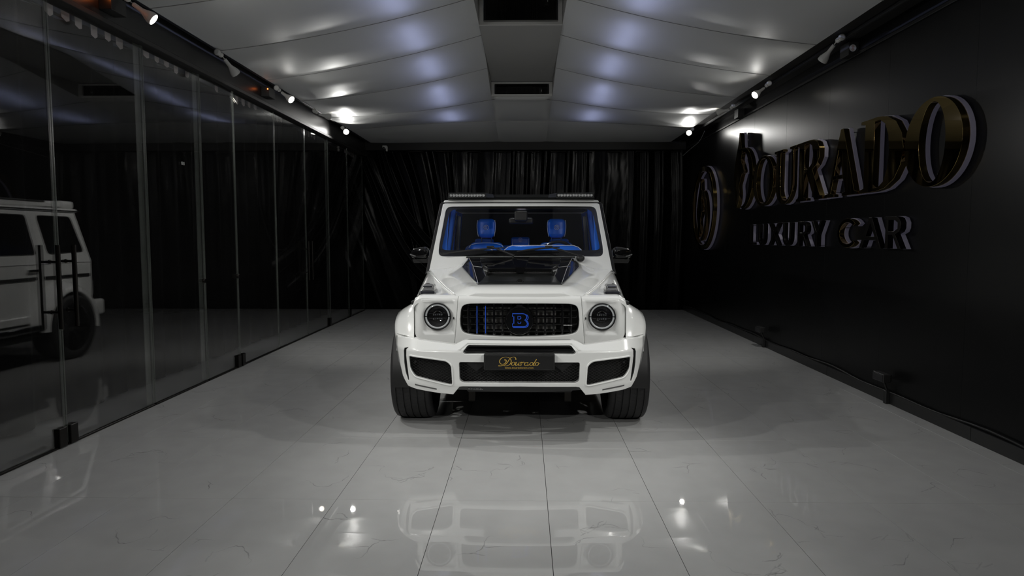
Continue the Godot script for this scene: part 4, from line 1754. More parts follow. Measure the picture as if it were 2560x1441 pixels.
func scoop(c: Node3D) -> void:
	var t := Node3D.new()
	t.name = "bonnet_scoop"
	c.add_child(t, true)
	var g := Geo.new()
	var basey := func(x: float, z: float): return bonnet_y(x, z) + 0.008
	g.panel(sym([0.0, 0.425, -0.325, 0.425, -0.515, -0.32, -0.525, -0.5, -0.48, -0.545, 0.0, -0.548]), [], func(p: Vector2, d: float): return Vector3(p.x, basey.call(p.x, p.y) - d, p.y), 0.05, 0.003, 0.03)
	put("tray", g, M.carbon, t)
	# faceted flanks rising to the lid
	for sd in [-1.0, 1.0]:
		var q := func(x: float, y: float, z: float): return Vector3(sd * x, y, z)
		var b := func(x: float, z: float): return Vector3(sd * x, basey.call(x, z), z)
		var ins := Vector3(sd * 0.25, 1.0, -0.2)
		var B0: Vector3 = b.call(0.322, 0.415)
		var B1: Vector3 = b.call(0.512, -0.32)
		var B2: Vector3 = b.call(0.522, -0.5)
		var S: Vector3 = q.call(0.407, 1.257, -0.2)
		var T: Vector3 = q.call(0.47, 1.318, -0.54)
		var U: Vector3 = q.call(0.37, 1.318, -0.54)
		var I: Vector3 = q.call(0.318, 1.25, -0.13)
		var N: Vector3 = q.call(0.279, 1.184, 0.1)
		g = Geo.new()
		g.face([B0, B1, S], ins)
		g.face([B1, T, S], ins)
		g.face([B1, B2, T], ins)
		g.face([B0, S, I, N], ins)
		g.face([S, T, U, I], ins)
		put("flank", g, M.gloss_black, t)
		# glints along the facet edges, painted as thin grey lines
		g = Geo.new()
		g.tube(PackedVector3Array([B0, S, T]), 0.0022, 5)
		g.tube(PackedVector3Array([S, I, N]), 0.0022, 5)
		put("flank_glint", g, M.mesh_grey, t)
		# guide fin beside the mouth
		var X: Vector3 = q.call(0.324, 1.271, -0.11)
		var V: Vector3 = q.call(0.267, 1.244, 0.0)
		var dx: Vector3 = q.call(-0.014, 0.0, 0.0) - q.call(0.0, 0.0, 0.0)
		g = Geo.new()
		g.hexa([N, I, X, V, N + dx, I + dx, X + dx, V + dx])
		put("guide_fin", g, M.gloss_black, t)
	# lid
	g = Geo.new()
	g.panel(fillet(sym([0.0, 0.005, -0.266, 0.005, -0.325, -0.12, -0.375, -0.545, 0.0, -0.548]), 0.01, 2), [], func(p: Vector2, d: float): return Vector3(p.x, 1.25 + (0.005 - p.y) * 0.128 - 0.04 * p.x * p.x - d, p.y), 0.06, 0.004, 0.02)
	put("lid", g, M.gloss_black, t)
	g = Geo.new()
	g.rbox(Vector3(0, 1.234, 0.006), Vector3(0.53, 0.024, 0.016), 0.006, 2, null, Basis.IDENTITY, 4)
	put("mouth_lip", g, M.gloss_black, t)
	# mouth with honeycomb mesh
	g = Geo.new()
	g.box(Vector3(0, 1.20, -0.06), Vector3(0.56, 0.09, 0.008))
	put("mouth_back", g, M.trim_black, t)
	g = Geo.new()
	for r in 3:
		for i in 26:
			var x := -0.268 + 0.0214 * i + (0.0107 if r % 2 == 1 else 0.0)
			g.tube(PackedVector3Array([Vector3(x - 0.009, 1.192 + 0.012 * r, -0.03), Vector3(x, 1.198 + 0.012 * r, -0.03), Vector3(x + 0.009, 1.192 + 0.012 * r, -0.03), Vector3(x, 1.186 + 0.012 * r, -0.03)]), 0.0045, 5, false, true)
	put("mouth_mesh", g, M.mesh_grey, t)
	# centre rib
	g = Geo.new()
	var y1 := 1.25
	g.hexa([Vector3(-0.03, 1.21, 0.024), Vector3(0.03, 1.21, 0.024), Vector3(0.04, y1 + 0.008, 0.018), Vector3(-0.04, y1 + 0.008, 0.018), Vector3(-0.075, 1.27, -0.54), Vector3(0.075, 1.27, -0.54), Vector3(0.08, 1.328, -0.54), Vector3(-0.08, 1.328, -0.54)])
	put("centre_rib", g, M.gloss_black, t)
	# small badge mount on the tray
	g = Geo.new()
	spin(g, [0.03, -0.02, 0.03, 0.004, 0.026, 0.009, 0.018, 0.007, 0.0, 0.008], Vector3(0, basey.call(0, 0.34), 0.34), Vector3(0, 0.9, 0.42), 24)
	put("badge", g, M.gloss_black, t)


func car_cabin(c: Node3D) -> void:
	var g := Geo.new()
	# white screen frame from the bonnet to the roof
	var out := sym([0.0, 1.838, -0.745, 1.838, -0.765, 1.828, -0.834, 1.22, -0.838, 1.2, -0.5, 1.2, 0.0, 1.2])
	var hole := fillet(sym([0.0, 1.806, -0.4, 1.806, -0.728, 1.804, -0.767, 1.40, -0.757, 1.328, -0.4, 1.330, 0.0, 1.331]), 0.055, 5)
	g.panel(out, [hole], screen_warp(0.0), 0.06, 0.006, 0.05)
	put("screen_frame", g, M.paint, c)
	var glass := fillet(sym([0.0, 1.779, -0.4, 1.779, -0.693, 1.777, -0.736, 1.43, -0.735, 1.385, -0.4, 1.386, 0.0, 1.386]), 0.07, 5)
	g = Geo.new()
	g.panel(hole, [glass], screen_warp(-0.016), 0.06, 0.0, 0.004)
	put("screen_border", g, M.frit, c)
	g = Geo.new()
	g.panel(hole, [], screen_warp(-0.01), 0.08, 0.0, 0.0005)
	put("windscreen", g, M.windscreen_glass, c)
	# rubber seal outside the frame
	for sd in [-1.0, 1.0]:
		g = Geo.new()
		var w := func(p: Vector2, d: float): return Vector3(sd * (p.x - 0.0), p.y, screen_z(p.x, p.y) - 0.03 - d)
		g.panel(pts([0.835, 1.18, 0.872, 1.17, 0.797, 1.838, 0.766, 1.838]), [], w, 0.05, 0.004, 0.04, true)
		put("screen_seal", g, M.trim_black, c)
	# roof
	g = Geo.new()
	g.rbox(Vector3(0, 1.858, -2.13), Vector3(1.535, 0.05, 2.06), 0.02, 3, func(p: Vector3): return p + Vector3(0, -0.02 * p.x * p.x, 0), Basis.IDENTITY, 8)
	put("roof", g, M.paint, c)
	g = Geo.new()
	g.rbox(Vector3(0, 1.842, -2.13), Vector3(1.572, 0.014, 2.1), 0.006, 2, null, Basis.IDENTITY, 4)
	put("roof_gutter", g, M.trim_black, c)
	# white raised roof rails and rear visor
	for sd in [-1.0, 1.0]:
		g = Geo.new()
		g.rbox(Vector3(sd * 0.68, 1.915, -2.2), Vector3(0.10, 0.075, 1.75), 0.025, 3, func(p: Vector3): return p + Vector3(0, 0.022 * p.z * -0.6, 0), Basis.IDENTITY, 4)
		put("roof_rail", g, M.paint, c)
		g = Geo.new()
		g.rbox(Vector3(sd * 0.735, 1.945, -2.05), Vector3(0.012, 0.022, 1.1), 0.005, 2)
		put("rail_slot", g, M.trim_black, c)
	g = Geo.new()
	g.rbox(Vector3(0, 1.92, -3.0), Vector3(1.5, 0.1, 0.24), 0.03, 3)
	put("roof_spoiler", g, M.paint, c)
	# front visor bar with two lamp bars
	g = Geo.new()
	g.hexa([Vector3(-0.72, 1.872, -1.1), Vector3(0.72, 1.872, -1.1), Vector3(0.72, 1.897, -1.06), Vector3(-0.72, 1.897, -1.06), Vector3(-0.72, 1.872, -1.35), Vector3(0.72, 1.872, -1.35), Vector3(0.70, 1.90, -1.33), Vector3(-0.70, 1.90, -1.33)])
	g.hexa([Vector3(-0.34, 1.88, -1.08), Vector3(0.34, 1.88, -1.08), Vector3(0.30, 1.925, -1.09), Vector3(-0.30, 1.925, -1.09), Vector3(-0.34, 1.88, -1.3), Vector3(0.34, 1.88, -1.3), Vector3(0.30, 1.928, -1.26), Vector3(-0.30, 1.928, -1.26)])
	put("roof_visor", g, M.carbon, c)
	for sd in [-1.0, 1.0]:
		var t := Node3D.new()
		t.name = "light_bar"
		c.add_child(t, true)
		t.position = Vector3(sd * 0.525, 1.914, -1.03)
		g = Geo.new()
		g.panel(fillet(pts([-0.185, -0.024, 0.185, -0.024, 0.185, 0.024, -0.185, 0.024]), 0.01, 3), [fillet(pts([-0.174, -0.015, 0.174, -0.015, 0.174, 0.015, -0.174, 0.015]), 0.008, 3)], func(p: Vector2, d: float): return Vector3(p.x, p.y, 0.02 - d), 0.2, 0.002, 0.1)
		g.hexa([Vector3(-sd * 0.18, -0.02, 0.0), Vector3(-sd * 0.26, -0.02, -0.03), Vector3(-sd * 0.25, 0.012, -0.04), Vector3(-sd * 0.18, 0.022, 0.0), Vector3(-sd * 0.18, -0.02, -0.08), Vector3(-sd * 0.26, -0.02, -0.09), Vector3(-sd * 0.25, 0.012, -0.09), Vector3(-sd * 0.18, 0.022, -0.08)])
		put("housing", g, M.carbon, t)
		g = Geo.new()
		g.box(Vector3(0, 0, -0.012), Vector3(0.35, 0.032, 0.004))
		put("reflector_plate", g, M.led_cup, t)
		for i in 12:
			g = Geo.new()
			spin(g, [0.0125, 0.008, 0.009, 0.0, 0.0045, -0.006, 0.0, -0.008], Vector3(-0.159 + 0.0289 * i, 0, 0.004), Vector3(0, 0, 1), 12)
			put("led_cup", g, M.led_cup, t)
		g = Geo.new()
		g.box(Vector3(0, 0, 0.016), Vector3(0.346, 0.028, 0.002))
		put("cover", g, M.lens_glass, t)
	# wipers
	wiper(c, Vector3(-0.06, 1.325, -0.585), Vector3(-0.28, 1.405, -0.665), Vector3(-0.72, 1.345, -0.63), Vector3(-0.15, 1.40, -0.665))
	wiper(c, Vector3(0.535, 1.325, -0.585), Vector3(0.26, 1.405, -0.665), Vector3(-0.035, 1.365, -0.642), Vector3(0.36, 1.405, -0.665))
	g = Geo.new()
	g.rbox(Vector3(0.545, 1.315, -0.56), Vector3(0.075, 0.06, 0.08), 0.028, 4)
	put("wiper_hub", g, M.trim_black, c)
	# cowl lip under the screen
	g = Geo.new()
	g.rbox(Vector3(0, 1.322, -0.592), Vector3(1.0, 0.014, 0.03), 0.006, 2)
	put("cowl_lip", g, M.trim_black, c)
	# sensor block and mirror at the top of the screen
	g = Geo.new()
	g.rbox(Vector3(0.0, 1.71, -1.02), Vector3(0.13, 0.1, 0.08), 0.02, 3)
	g.rbox(Vector3(0.0, 1.665, -1.06), Vector3(0.24, 0.06, 0.04), 0.02, 3)
	put("inner_mirror", g, M.trim_black, c)
	# door mirrors
	for sd in [-1.0, 1.0]:
		var t := Node3D.new()
		t.name = "door_mirror"
		c.add_child(t, true)
		t.position = Vector3(sd * 0.955, 1.355, -0.78)
		g = Geo.new()
		var w := func(p: Vector3):
			var f := clampf((p.x * sd + 0.1) / 0.2, 0, 1)
			return Vector3(p.x, p.y * (1.0 - 0.3 * f * f) + 0.0 - 0.012 * f, p.z * (1.0 - 0.35 * f) - 0.05 * f * f)
		g.rbox(Vector3(-sd * 0.0, 0.006, 0), Vector3(0.19, 0.118, 0.15), 0.05, 5, w)
		put("shell", g, M.gloss_black, t)
		g = Geo.new()
		g.hexa([Vector3(-sd * 0.1, -0.09, 0.05), Vector3(sd * 0.055, -0.092, 0.02), Vector3(sd * 0.07, -0.06, 0.02), Vector3(-sd * 0.1, -0.05, 0.05), Vector3(-sd * 0.1, -0.09, -0.06), Vector3(sd * 0.055, -0.092, -0.06), Vector3(sd * 0.07, -0.06, -0.06), Vector3(-sd * 0.1, -0.05, -0.06)])
		put("arm", g, M.trim_black, t)
		g = Geo.new()
		g.tube(PackedVector3Array([Vector3(sd * 0.092, -0.012, -0.01), Vector3(sd * 0.075, -0.018, 0.038), Vector3(sd * 0.03, -0.028, 0.066)]), 0.0075, 8)
		put("indicator", g, M.smoked, t)


func wiper(c: Node3D, pivot: Vector3, elbow: Vector3, tip: Vector3, inner: Vector3) -> void:
	var t := Node3D.new()
	t.name = "wiper"
	c.add_child(t, true)
	var up := Vector3(0, 0.012, 0.018)
	var g := Geo.new()
	g.tube(PackedVector3Array([pivot + up, pivot.lerp(elbow, 0.5) + up * 1.3, elbow + up * 1.2]), [0.011, 0.009, 0.006], 8)
	put("arm", g, M.trim_black, t)
	g = Geo.new()
	var p := PackedVector3Array()
	var r := []
	for i in 13:
		var f := i / 12.0
		p.append(inner.lerp(tip, f) + up * 0.75 + Vector3(0, 0.006 * sin(PI * f), 0))
		r.append(0.009 * (0.55 + 0.45 * sin(PI * f)))
	g.tube(p, r, 8)
	put("blade", g, M.rubber, t)
	g = Geo.new()
	g.rbox(elbow + up, Vector3(0.07, 0.02, 0.02), 0.006, 2)
	put("clip", g, M.trim_black, t)


func arch(cz: float, r: float, a0: float, a1: float, k := 18) -> Array:
	var o := []
	for i in k + 1:
		var a := lerpf(a0, a1, float(i) / k)
		o.append_array([cz + r * cos(a), WHEEL_R + r * sin(a)])
	return o


func car_sides(c: Node3D) -> void:
	# outlines in (z, y); the tail is at smaller z
	var door_f := fillet(pts([-0.66, 0.56, -0.66, 1.17, -1.13, 1.815, -1.60, 1.815, -1.60, 0.56]), 0.02, 2)
	var win_f := fillet(pts([-0.85, 1.30, -1.17, 1.765, -1.555, 1.765, -1.555, 1.30]), 0.04, 3)
	var dr := [-1.61, 0.56, -1.61, 1.815, -2.25, 1.815, -2.30, 1.0]
	dr.append_array(arch(REAR_Z, 0.55, PI * 0.24, PI * 0.09, 6))
	dr.append_array([-2.11, 0.56])
	var door_r := pts(dr)
	var win_r := fillet(pts([-1.66, 1.30, -1.66, 1.765, -2.17, 1.765, -2.245, 1.30]), 0.04, 3)
	var qp := [-2.26, 1.815, -3.03, 1.815, -3.22, 1.2, -3.26, 0.62]
	var ar := arch(REAR_Z, 0.5, PI * 0.93, PI * 0.25, 14)
	qp.append_array(ar)
	qp.append_array([-2.31, 1.0])
	var quarter := pts(qp)
	var win_q := fillet(pts([-2.35, 1.765, -2.955, 1.765, -3.12, 1.32, -2.455, 1.30]), 0.05, 3)
	for sd in [-1.0, 1.0]:
		var parts := [["front_door", door_f, win_f], ["rear_door", door_r, win_r], ["quarter_panel", quarter, win_q]]
		for q in parts:
			var g := Geo.new()
			g.panel(q[1], [q[2]], side_warp(sd), 0.12, 0.004, 0.03)
			var d := put(q[0], g, M.paint, c)
			g = Geo.new()
			g.panel(q[2], [], side_warp(sd, -0.012), 0.3, 0.0, 0.001)
			put("side_window", g, M.tinted_glass if q[0] != "front_door" else M.door_glass, d)
			var l := PackedVector3Array()
			for p in g._resample(q[2], 0.06):
				l.append(side_warp(sd, -0.004).call(p, 0.0))
			g = Geo.new()
			g.tube(l, 0.008, 6, false, true)
			put("window_seal", g, M.trim_black, d)
			# inner lining, blue leather with dark upper trim
			g = Geo.new()
			g.panel(g._inset(g._orient(q[1].duplicate(), true), 0.01), [q[2]], side_warp(sd, -0.035), 0.3, 0.0, 0.004, true)
			put("lining", g, M.blue_leather, d)
			# black protective strip and swage lines
			var s0: float = {"front_door": -0.75, "rear_door": -1.66, "quarter_panel": -2.37}[q[0]]
			var s1: float = {"front_door": -1.55, "rear_door": -2.22, "quarter_panel": -3.2}[q[0]]
			g = Geo.new()
			g.rbox(Vector3(sd * 0.862, 1.02, (s0 + s1) * 0.5), Vector3(0.022, 0.038, absf(s1 - s0)), 0.008, 2)
			put("rub_strip", g, M.trim_black, d)
			g = Geo.new()
			g.tube(PackedVector3Array([Vector3(sd * 0.86, 1.19, s0 + 0.04), Vector3(sd * 0.86, 1.19, s1 - 0.02)]), 0.007, 6)
			put("swage_line", g, M.paint, d)
			if q[0] != "quarter_panel":
				var hz: float = s1 + 0.06
				g = Geo.new()
				g.rbox(Vector3(sd * 0.885, 1.115, hz), Vector3(0.03, 0.03, 0.16), 0.012, 3)
				put("door_handle", g, M.gloss_black, d)
				g = Geo.new()
				g.rbox(Vector3(sd * 0.868, 1.115, hz), Vector3(0.02, 0.05, 0.19), 0.009, 3)
				put("handle_plate", g, M.paint, d)
		# arch flares
		for fz in [0.0, REAR_Z]:
			var g := Geo.new()
			var P := []
			var front: bool = fz == 0.0
			for i in 37:
				var a := lerpf(0.48 if front else -0.02, PI + 0.12, i / 36.0)
				var slim := lerpf(0.05, 0.0, smoothstep(0.4, 1.15, a)) if front else 0.0
				var row := PackedVector3Array()
				for s in [[0.425, 0.93], [0.425, 0.985], [0.432, 1.006], [0.45, 1.012], [0.49, 1.004], [0.53, 0.97], [0.57, 0.905], [0.595, 0.86], [0.605, 0.79]]:
					var r: float = s[0]
					row.append(Vector3(sd * (s[1] - slim * smoothstep(0.8, 1.0, s[1])), WHEEL_R + r * sin(a) * (0.97 if r > 0.5 else 1.0), fz + r * cos(a)))
				P.append(row)
			g.grid(P, false, false, Vector3(0, WHEEL_R, fz))
			put("arch_flare", g, M.paint, c)
			# dark inner arch
			g = Geo.new()
			P = []
			for i in 25:
				var a := lerpf(-0.15, PI + 0.15, i / 24.0)
				P.append(PackedVector3Array([Vector3(sd * 0.99, WHEEL_R + 0.435 * sin(a), fz + 0.435 * cos(a)), Vector3(sd * 0.55, WHEEL_R + 0.435 * sin(a), fz + 0.435 * cos(a))]))
			g.grid(P)
			put("arch_liner", g, M.trim_black, c)
		# bumper corner wrapping back to the wheel arch
		var gc := Geo.new()
		var Q := []
		for e in [[0.928, 0.753, 0.968, 0.745], [0.916, 0.701, 0.964, 0.69], [0.905, 0.653, 0.956, 0.64], [0.889, 0.579, 0.943, 0.555], [0.860, 0.486, 0.91, 0.47], [0.815, 0.420, 0.85, 0.42]]:
			var row := PackedVector3Array()
			var z0 := bump_z(e[0], e[1])
			for k in 6:
				var f := k / 5.0
				row.append(Vector3(sd * lerpf(e[0], e[2], sin(f * PI / 2)), lerpf(e[1], e[3], f), lerpf(z0 - 0.004, 0.37, f)))
			Q.append(row)
		gc.grid(Q, false, false, Vector3(0, 0.6, 0.3))
		put("bumper_corner", gc, M.paint, c)
		# seam cover from the corner up to the flare
		gc = Geo.new()
		Q = []
		for k in 7:
			var f := k / 6.0
			var x := lerpf(0.78, 0.966, f)
			Q.append(PackedVector3Array([Vector3(sd * x, 0.752, lerpf(0.62, 0.37, f)), Vector3(sd * x, 0.748, 0.25)]))
		gc.grid(Q, false, false, Vector3(0, 0.0, 0.3))
		put("bumper_shelf", gc, M.paint, c)
		# black vent behind the front flare, seen past the wing
		var g := Geo.new()
		g.rbox(Vector3(sd * 0.826, 1.0, 0.40), Vector3(0.028, 0.03, 0.09), 0.008, 2)
		put("side_marker", g, M.trim_black, c)
		# lower front body behind the wheel, sill and side step
		g = Geo.new()
		g.rbox(Vector3(sd * 0.83, 0.545, -1.35), Vector3(0.08, 0.1, 1.7), 0.02, 3)
		put("sill", g, M.paint, c)
		g = Geo.new()
		g.rbox(Vector3(sd * 0.93, 0.455, -1.33), Vector3(0.17, 0.075, 1.62), 0.025, 3)
		put("side_step", g, M.gloss_black, c)
		g = Geo.new()
		g.rbox(Vector3(sd * 0.86, 0.35, -1.35), Vector3(0.08, 0.09, 1.5), 0.03, 3)
		put("step_skirt", g, M.trim_black, c)
		for e in 2:
			g = Geo.new()
			spin(g, [0.034, -0.12, 0.036, 0.0, 0.03, 0.002, 0.03, -0.1], Vector3(sd * 1.0, 0.40, -2.02 + 0.085 * e), Vector3(sd, -0.15, 0), 20)
			put("exhaust_pipe", g, M.dark_metal, c)
		# tail lamp
		g = Geo.new()
		g.rbox(Vector3(sd * 0.8, 0.84, -3.275), Vector3(0.1, 0.2, 0.04), 0.015, 3)
		put("tail_lamp", g, M.smoked, c)
	# tail: panel with window, spare wheel cover, bumper
	var g := Geo.new()
	var tz := func(p: Vector2, d: float): return Vector3(p.x, p.y, -3.255 + maxf(0.0, p.y - 1.2) * 0.31 + d)
	g.panel(sym([0.0, 1.82, -0.785, 1.82, -0.855, 1.2, -0.85, 0.62, 0.0, 0.62]), [fillet(sym([0.0, 1.75, -0.62, 1.75, -0.68, 1.32, 0.0, 1.32]), 0.05, 3)], tz, 0.15, 0.005, 0.03)
	var bp := put("tailgate", g, M.paint, c)
	g = Geo.new()
	g.panel(sym([0.0, 1.76, -0.64, 1.76, -0.69, 1.31, 0.0, 1.31]), [], func(p: Vector2, d: float): return tz.call(p, d + 0.012), 0.4, 0.0, 0.002)
	put("rear_window", g, M.tinted_glass, bp)
	g = Geo.new()
	g.panel(sym([0.0, 1.81, -0.77, 1.81, -0.84, 1.2, -0.84, 0.62, 0.0, 0.62]), [], func(p: Vector2, d: float): return tz.call(p, d + 0.035), 0.4, 0.0, 0.003, true)
	put("lining", g, M.trim_black, bp)
	g = Geo.new()
	spin(g, [0.395, 0.0, 0.41, 0.02, 0.41, 0.19, 0.39, 0.215, 0.0, 0.22], Vector3(0, 1.03, -3.27), Vector3(0, 0, -1), 40)
	put("spare_wheel_cover", g, M.paint, c)
	g = Geo.new()
	g.rbox(Vector3(0, 0.585, -3.3), Vector3(1.86, 0.21, 0.2), 0.04, 4)
	put("rear_bumper", g, M.paint, c)


func car_interior(c: Node3D) -> void:
	var g := Geo.new()
	g.box(Vector3(0, 0.66, -1.95), Vector3(1.6, 0.03, 2.5))
	put("cabin_floor", g, M.trim_black, c)
	g = Geo.new()
	g.box(Vector3(0, 1.825, -2.1), Vector3(1.5, 0.008, 1.95))
	put("headliner", g, M.trim_black, c)
	# fill lamp added under the headliner to brighten the blue seats
	g = Geo.new()
	g.rbox(Vector3(0, 1.812, -1.2), Vector3(0.2, 0.016, 0.1), 0.006, 2)
	put("added_fill_lamp", g, M.added_fill, c)
	var o := OmniLight3D.new()
	o.name = "added_fill_light"
	o.light_color = Color(0.95, 0.97, 1.0)
	o.light_energy = 0.13
	o.light_size = 0.05
	o.omni_range = 6.0
	o.omni_attenuation = 2.0
	o.shadow_enabled = true
	c.add_child(o)
	o.position = Vector3(0, 1.79, -1.2)
	g = Geo.new()
	g.box(Vector3(0, 0.95, -0.62), Vector3(1.62, 0.62, 0.03))
	put("bulkhead", g, M.trim_black, c)
	# dashboard: dark body, raised blue instrument cowl and passenger hump with pale piping
	var d := Node3D.new()
	d.name = "dashboard"
	c.add_child(d, true)
	g = Geo.new()
	g.rbox(Vector3(0, 1.27, -0.87), Vector3(1.6, 0.2, 0.42), 0.05, 4)
	put("body", g, M.trim_black, d)
	var cowl := func(x0: float, x1: float, y1: float, za: float, zb: float):
		var gg := Geo.new()
		var P := []
		for i in 17:
			var f := i / 16.0
			var x := lerpf(x0, x1, f)
			var e: float = minf(f, 1.0 - f) * (x1 - x0)
			var top: float = y1 - 0.06 * pow(maxf(0.0, 1.0 - e / 0.1), 2.0)
			P.append(PackedVector3Array([Vector3(x, 1.33, za), Vector3(x, top - 0.012, za - 0.05), Vector3(x, top, za - 0.08), Vector3(x, top, zb), Vector3(x, 1.25, zb)]))
		gg.grid(P, false, false, Vector3((x0 + x1) * 0.5, 1.2, (za + zb) * 0.5))
		return [gg, P]
	var q: Array = cowl.call(-0.175, 0.6, 1.425, -0.83, -1.02)
	put("instrument_cowl", q[0], M.blue_leather, d)
	var pp := PackedVector3Array()
	for row in q[1]:
		pp.append(row[2] + Vector3(0, 0.002, 0.012))
	g = Geo.new()
	g.tube(pp, 0.0032, 5)
	put("piping", g, M.piping, d)
	q = cowl.call(-0.5, -0.22, 1.393, -0.83, -1.0)
	put("passenger_hump", q[0], M.blue_leather, d)
	pp = PackedVector3Array()
	for row in q[1]:
		pp.append(row[2] + Vector3(0, 0.002, 0.012))
	g = Geo.new()
	g.tube(pp, 0.0028, 5)
	put("piping", g, M.piping, d)
	# steering wheel
	var w := Node3D.new()
	w.name = "steering_wheel"
	c.add_child(w, true)
	w.position = Vector3(0.37, 1.29, -1.2)
	w.rotation.x = 0.35
	g = Geo.new()
	var ring := PackedVector3Array()
	for i in 40:
		var a := TAU * i / 40
		ring.append(Vector3(0.18 * cos(a), 0.18 * sin(a), 0))
	g.tube(ring, 0.016, 10, false, true)
	put("rim", g, M.gloss_black, w)
	g = Geo.new()
	g.rbox(Vector3(0, 0, 0), Vector3(0.12, 0.1, 0.05), 0.03, 3)
	for s in [-1, 1]:
		g.box(Vector3(s * 0.11, 0, 0), Vector3(0.12, 0.03, 0.02), 0.005)
	put("hub", g, M.trim_black, w)
	# seats
	seat(c, Vector3(-0.39, 0, -1.9), true)
	seat(c, Vector3(0.39, 0, -1.9), true)
	# rear bench
	var b := Node3D.new()
	b.name = "rear_bench"
	c.add_child(b, true)
	g = Geo.new()
	g.rbox(Vector3(0, 1.08, -2.75), Vector3(1.4, 0.66, 0.18), 0.07, 4)
	put("backrest", g, M.blue_leather, b)
	g = Geo.new()
	g.rbox(Vector3(0, 0.86, -2.45), Vector3(1.4, 0.16, 0.5), 0.06, 4)
	put("cushion", g, M.blue_leather, b)
	for x in [-0.46, -0.016, 0.46]:
		g = Geo.new()
		g.rbox(Vector3(x, 1.455, -2.75), Vector3(0.236, 0.11 if x == -0.016 else 0.07, 0.1), 0.035, 4)
		put("headrest", g, M.blue_leather, b)
	g = Geo.new()
	for s in [-1.0, 1.0]:
		g.tube(PackedVector3Array([Vector3(-0.016 + s * 0.1, 1.40, -2.7), Vector3(-0.016 + s * 0.1, 1.49, -2.7)]), 0.003, 5)
	ring_mark(g, Vector3(-0.016, 1.475, -2.699), 0.024)
	put("piping", g, M.piping, b)
	# bright blue pillar trims inside the screen
	for sd in [-1.0, 1.0]:
		g = Geo.new()
		g.panel(pts([0.70, 1.3, 0.835, 1.25, 0.775, 1.80, 0.715, 1.80]), [], func(p: Vector2, e: float): return Vector3(sd * (p.x - 0.004), p.y, screen_z(p.x, p.y) - 0.07 - e), 0.2, 0.004, 0.03, true)
		put("pillar_trim", g, M.blue_leather, c)
		g = Geo.new()
		g.panel(pts([-1.52, 0.7, -1.70, 0.7, -1.70, 1.81, -1.54, 1.81]), [], func(p: Vector2, e: float): return Vector3(sd * (side_x(p.y) - 0.055 - e), p.y, p.x), 0.3, 0.006, 0.03, true)
		put("pillar_trim", g, M.blue_leather, c)
		g = Geo.new()
		g.box(Vector3(sd * 0.735, 1.46, -1.66), Vector3(0.012, 0.62, 0.045), 0.004, Basis(Vector3.BACK, sd * 0.14))
		put("seat_belt", g, M.trim_black, c)


func ring_mark(g: Geo, at: Vector3, r: float) -> void:
	var p := PackedVector3Array()
	for i in 20:
		var a := TAU * i / 20
		p.append(at + Vector3(r * cos(a), r * sin(a), 0))
	g.tube(p, r * 0.09, 4, false, true)
	var b := []
	for q in [[-0.38, 0.5], [0.2, 0.5], [0.42, 0.3], [0.15, 0.02], [0.45, -0.25], [0.2, -0.5], [-0.38, -0.5], [-0.38, 0.5]]:
		b.append(at + Vector3(q[0] * r, q[1] * r, 0))
	g.tube(PackedVector3Array(b), r * 0.09, 4, false)


func seat(c: Node3D, at: Vector3, _driver: bool) -> void:
	var t := Node3D.new()
	t.name = "front_seat"
	c.add_child(t, true)
	t.position = at
	var g := Geo.new()
	var shp := func(p: Vector3):
		var f := clampf((p.y + 0.32) / 0.64, 0, 1)
		return Vector3(p.x * (1.04 - 0.16 * f), p.y, p.z + 0.05 * pow(absf(p.x) / 0.22, 2.0) - 0.1 * f)
	g.rbox(Vector3(0, 1.12, 0), Vector3(0.44, 0.66, 0.17), 0.075, 4, shp, Basis.IDENTITY, 6)
	put("backrest", g, M.blue_leather, t)
	g = Geo.new()
	var sh2 := func(p: Vector3):
		var f := clampf((p.y + 0.1) / 0.2, 0, 1)
		return Vector3(p.x * (0.84 + 0.2 * sin(f * 2.4)), p.y, p.z + 0.03 * pow(absf(p.x) / 0.1, 2.0))
	g.rbox(Vector3(0, 1.605, -0.07), Vector3(0.205, 0.212, 0.12), 0.05, 5, sh2, Basis.IDENTITY, 5)
	put("headrest", g, M.blue_leather, t)
	g = Geo.new()
	g.rbox(Vector3(0, 0.84, 0.22), Vector3(0.46, 0.17, 0.5), 0.06, 4)
	put("cushion", g, M.blue_leather, t)
	for s in [-1.0, 1.0]:
		g = Geo.new()
		g.tube(PackedVector3Array([Vector3(s * 0.055, 1.43, -0.08), Vector3(s * 0.055, 1.53, -0.075)]), 0.007, 8)
		put("post", g, M.reflector, t)
		g = Geo.new()
		var p := PackedVector3Array()
		for i in 9:
			var f := i / 8.0
			p.append(Vector3(s * (0.088 + 0.014 * sin(f * 2.6)), lerpf(1.515, 1.695, f), 0.003 - 0.02 * pow(absf(f - 0.5) * 2.0, 3.0)))
		g.tube(p, 0.003, 5)
		put("piping", g, M.piping, t)
	g = Geo.new()
	var pp := PackedVector3Array()
	for i in 21:
		var a := lerpf(PI * 0.98, PI * 0.02, i / 20.0)
		pp.append(Vector3(0.19 * cos(a), 1.38 + 0.065 * pow(sin(a), 0.6), 0.01 + 0.02 * absf(cos(a))))
	g.tube(pp, 0.003, 5)
	ring_mark(g, Vector3(0, 1.615, 0.0), 0.026)
	put("stitching", g, M.piping, t, "pale piping and round monogram")


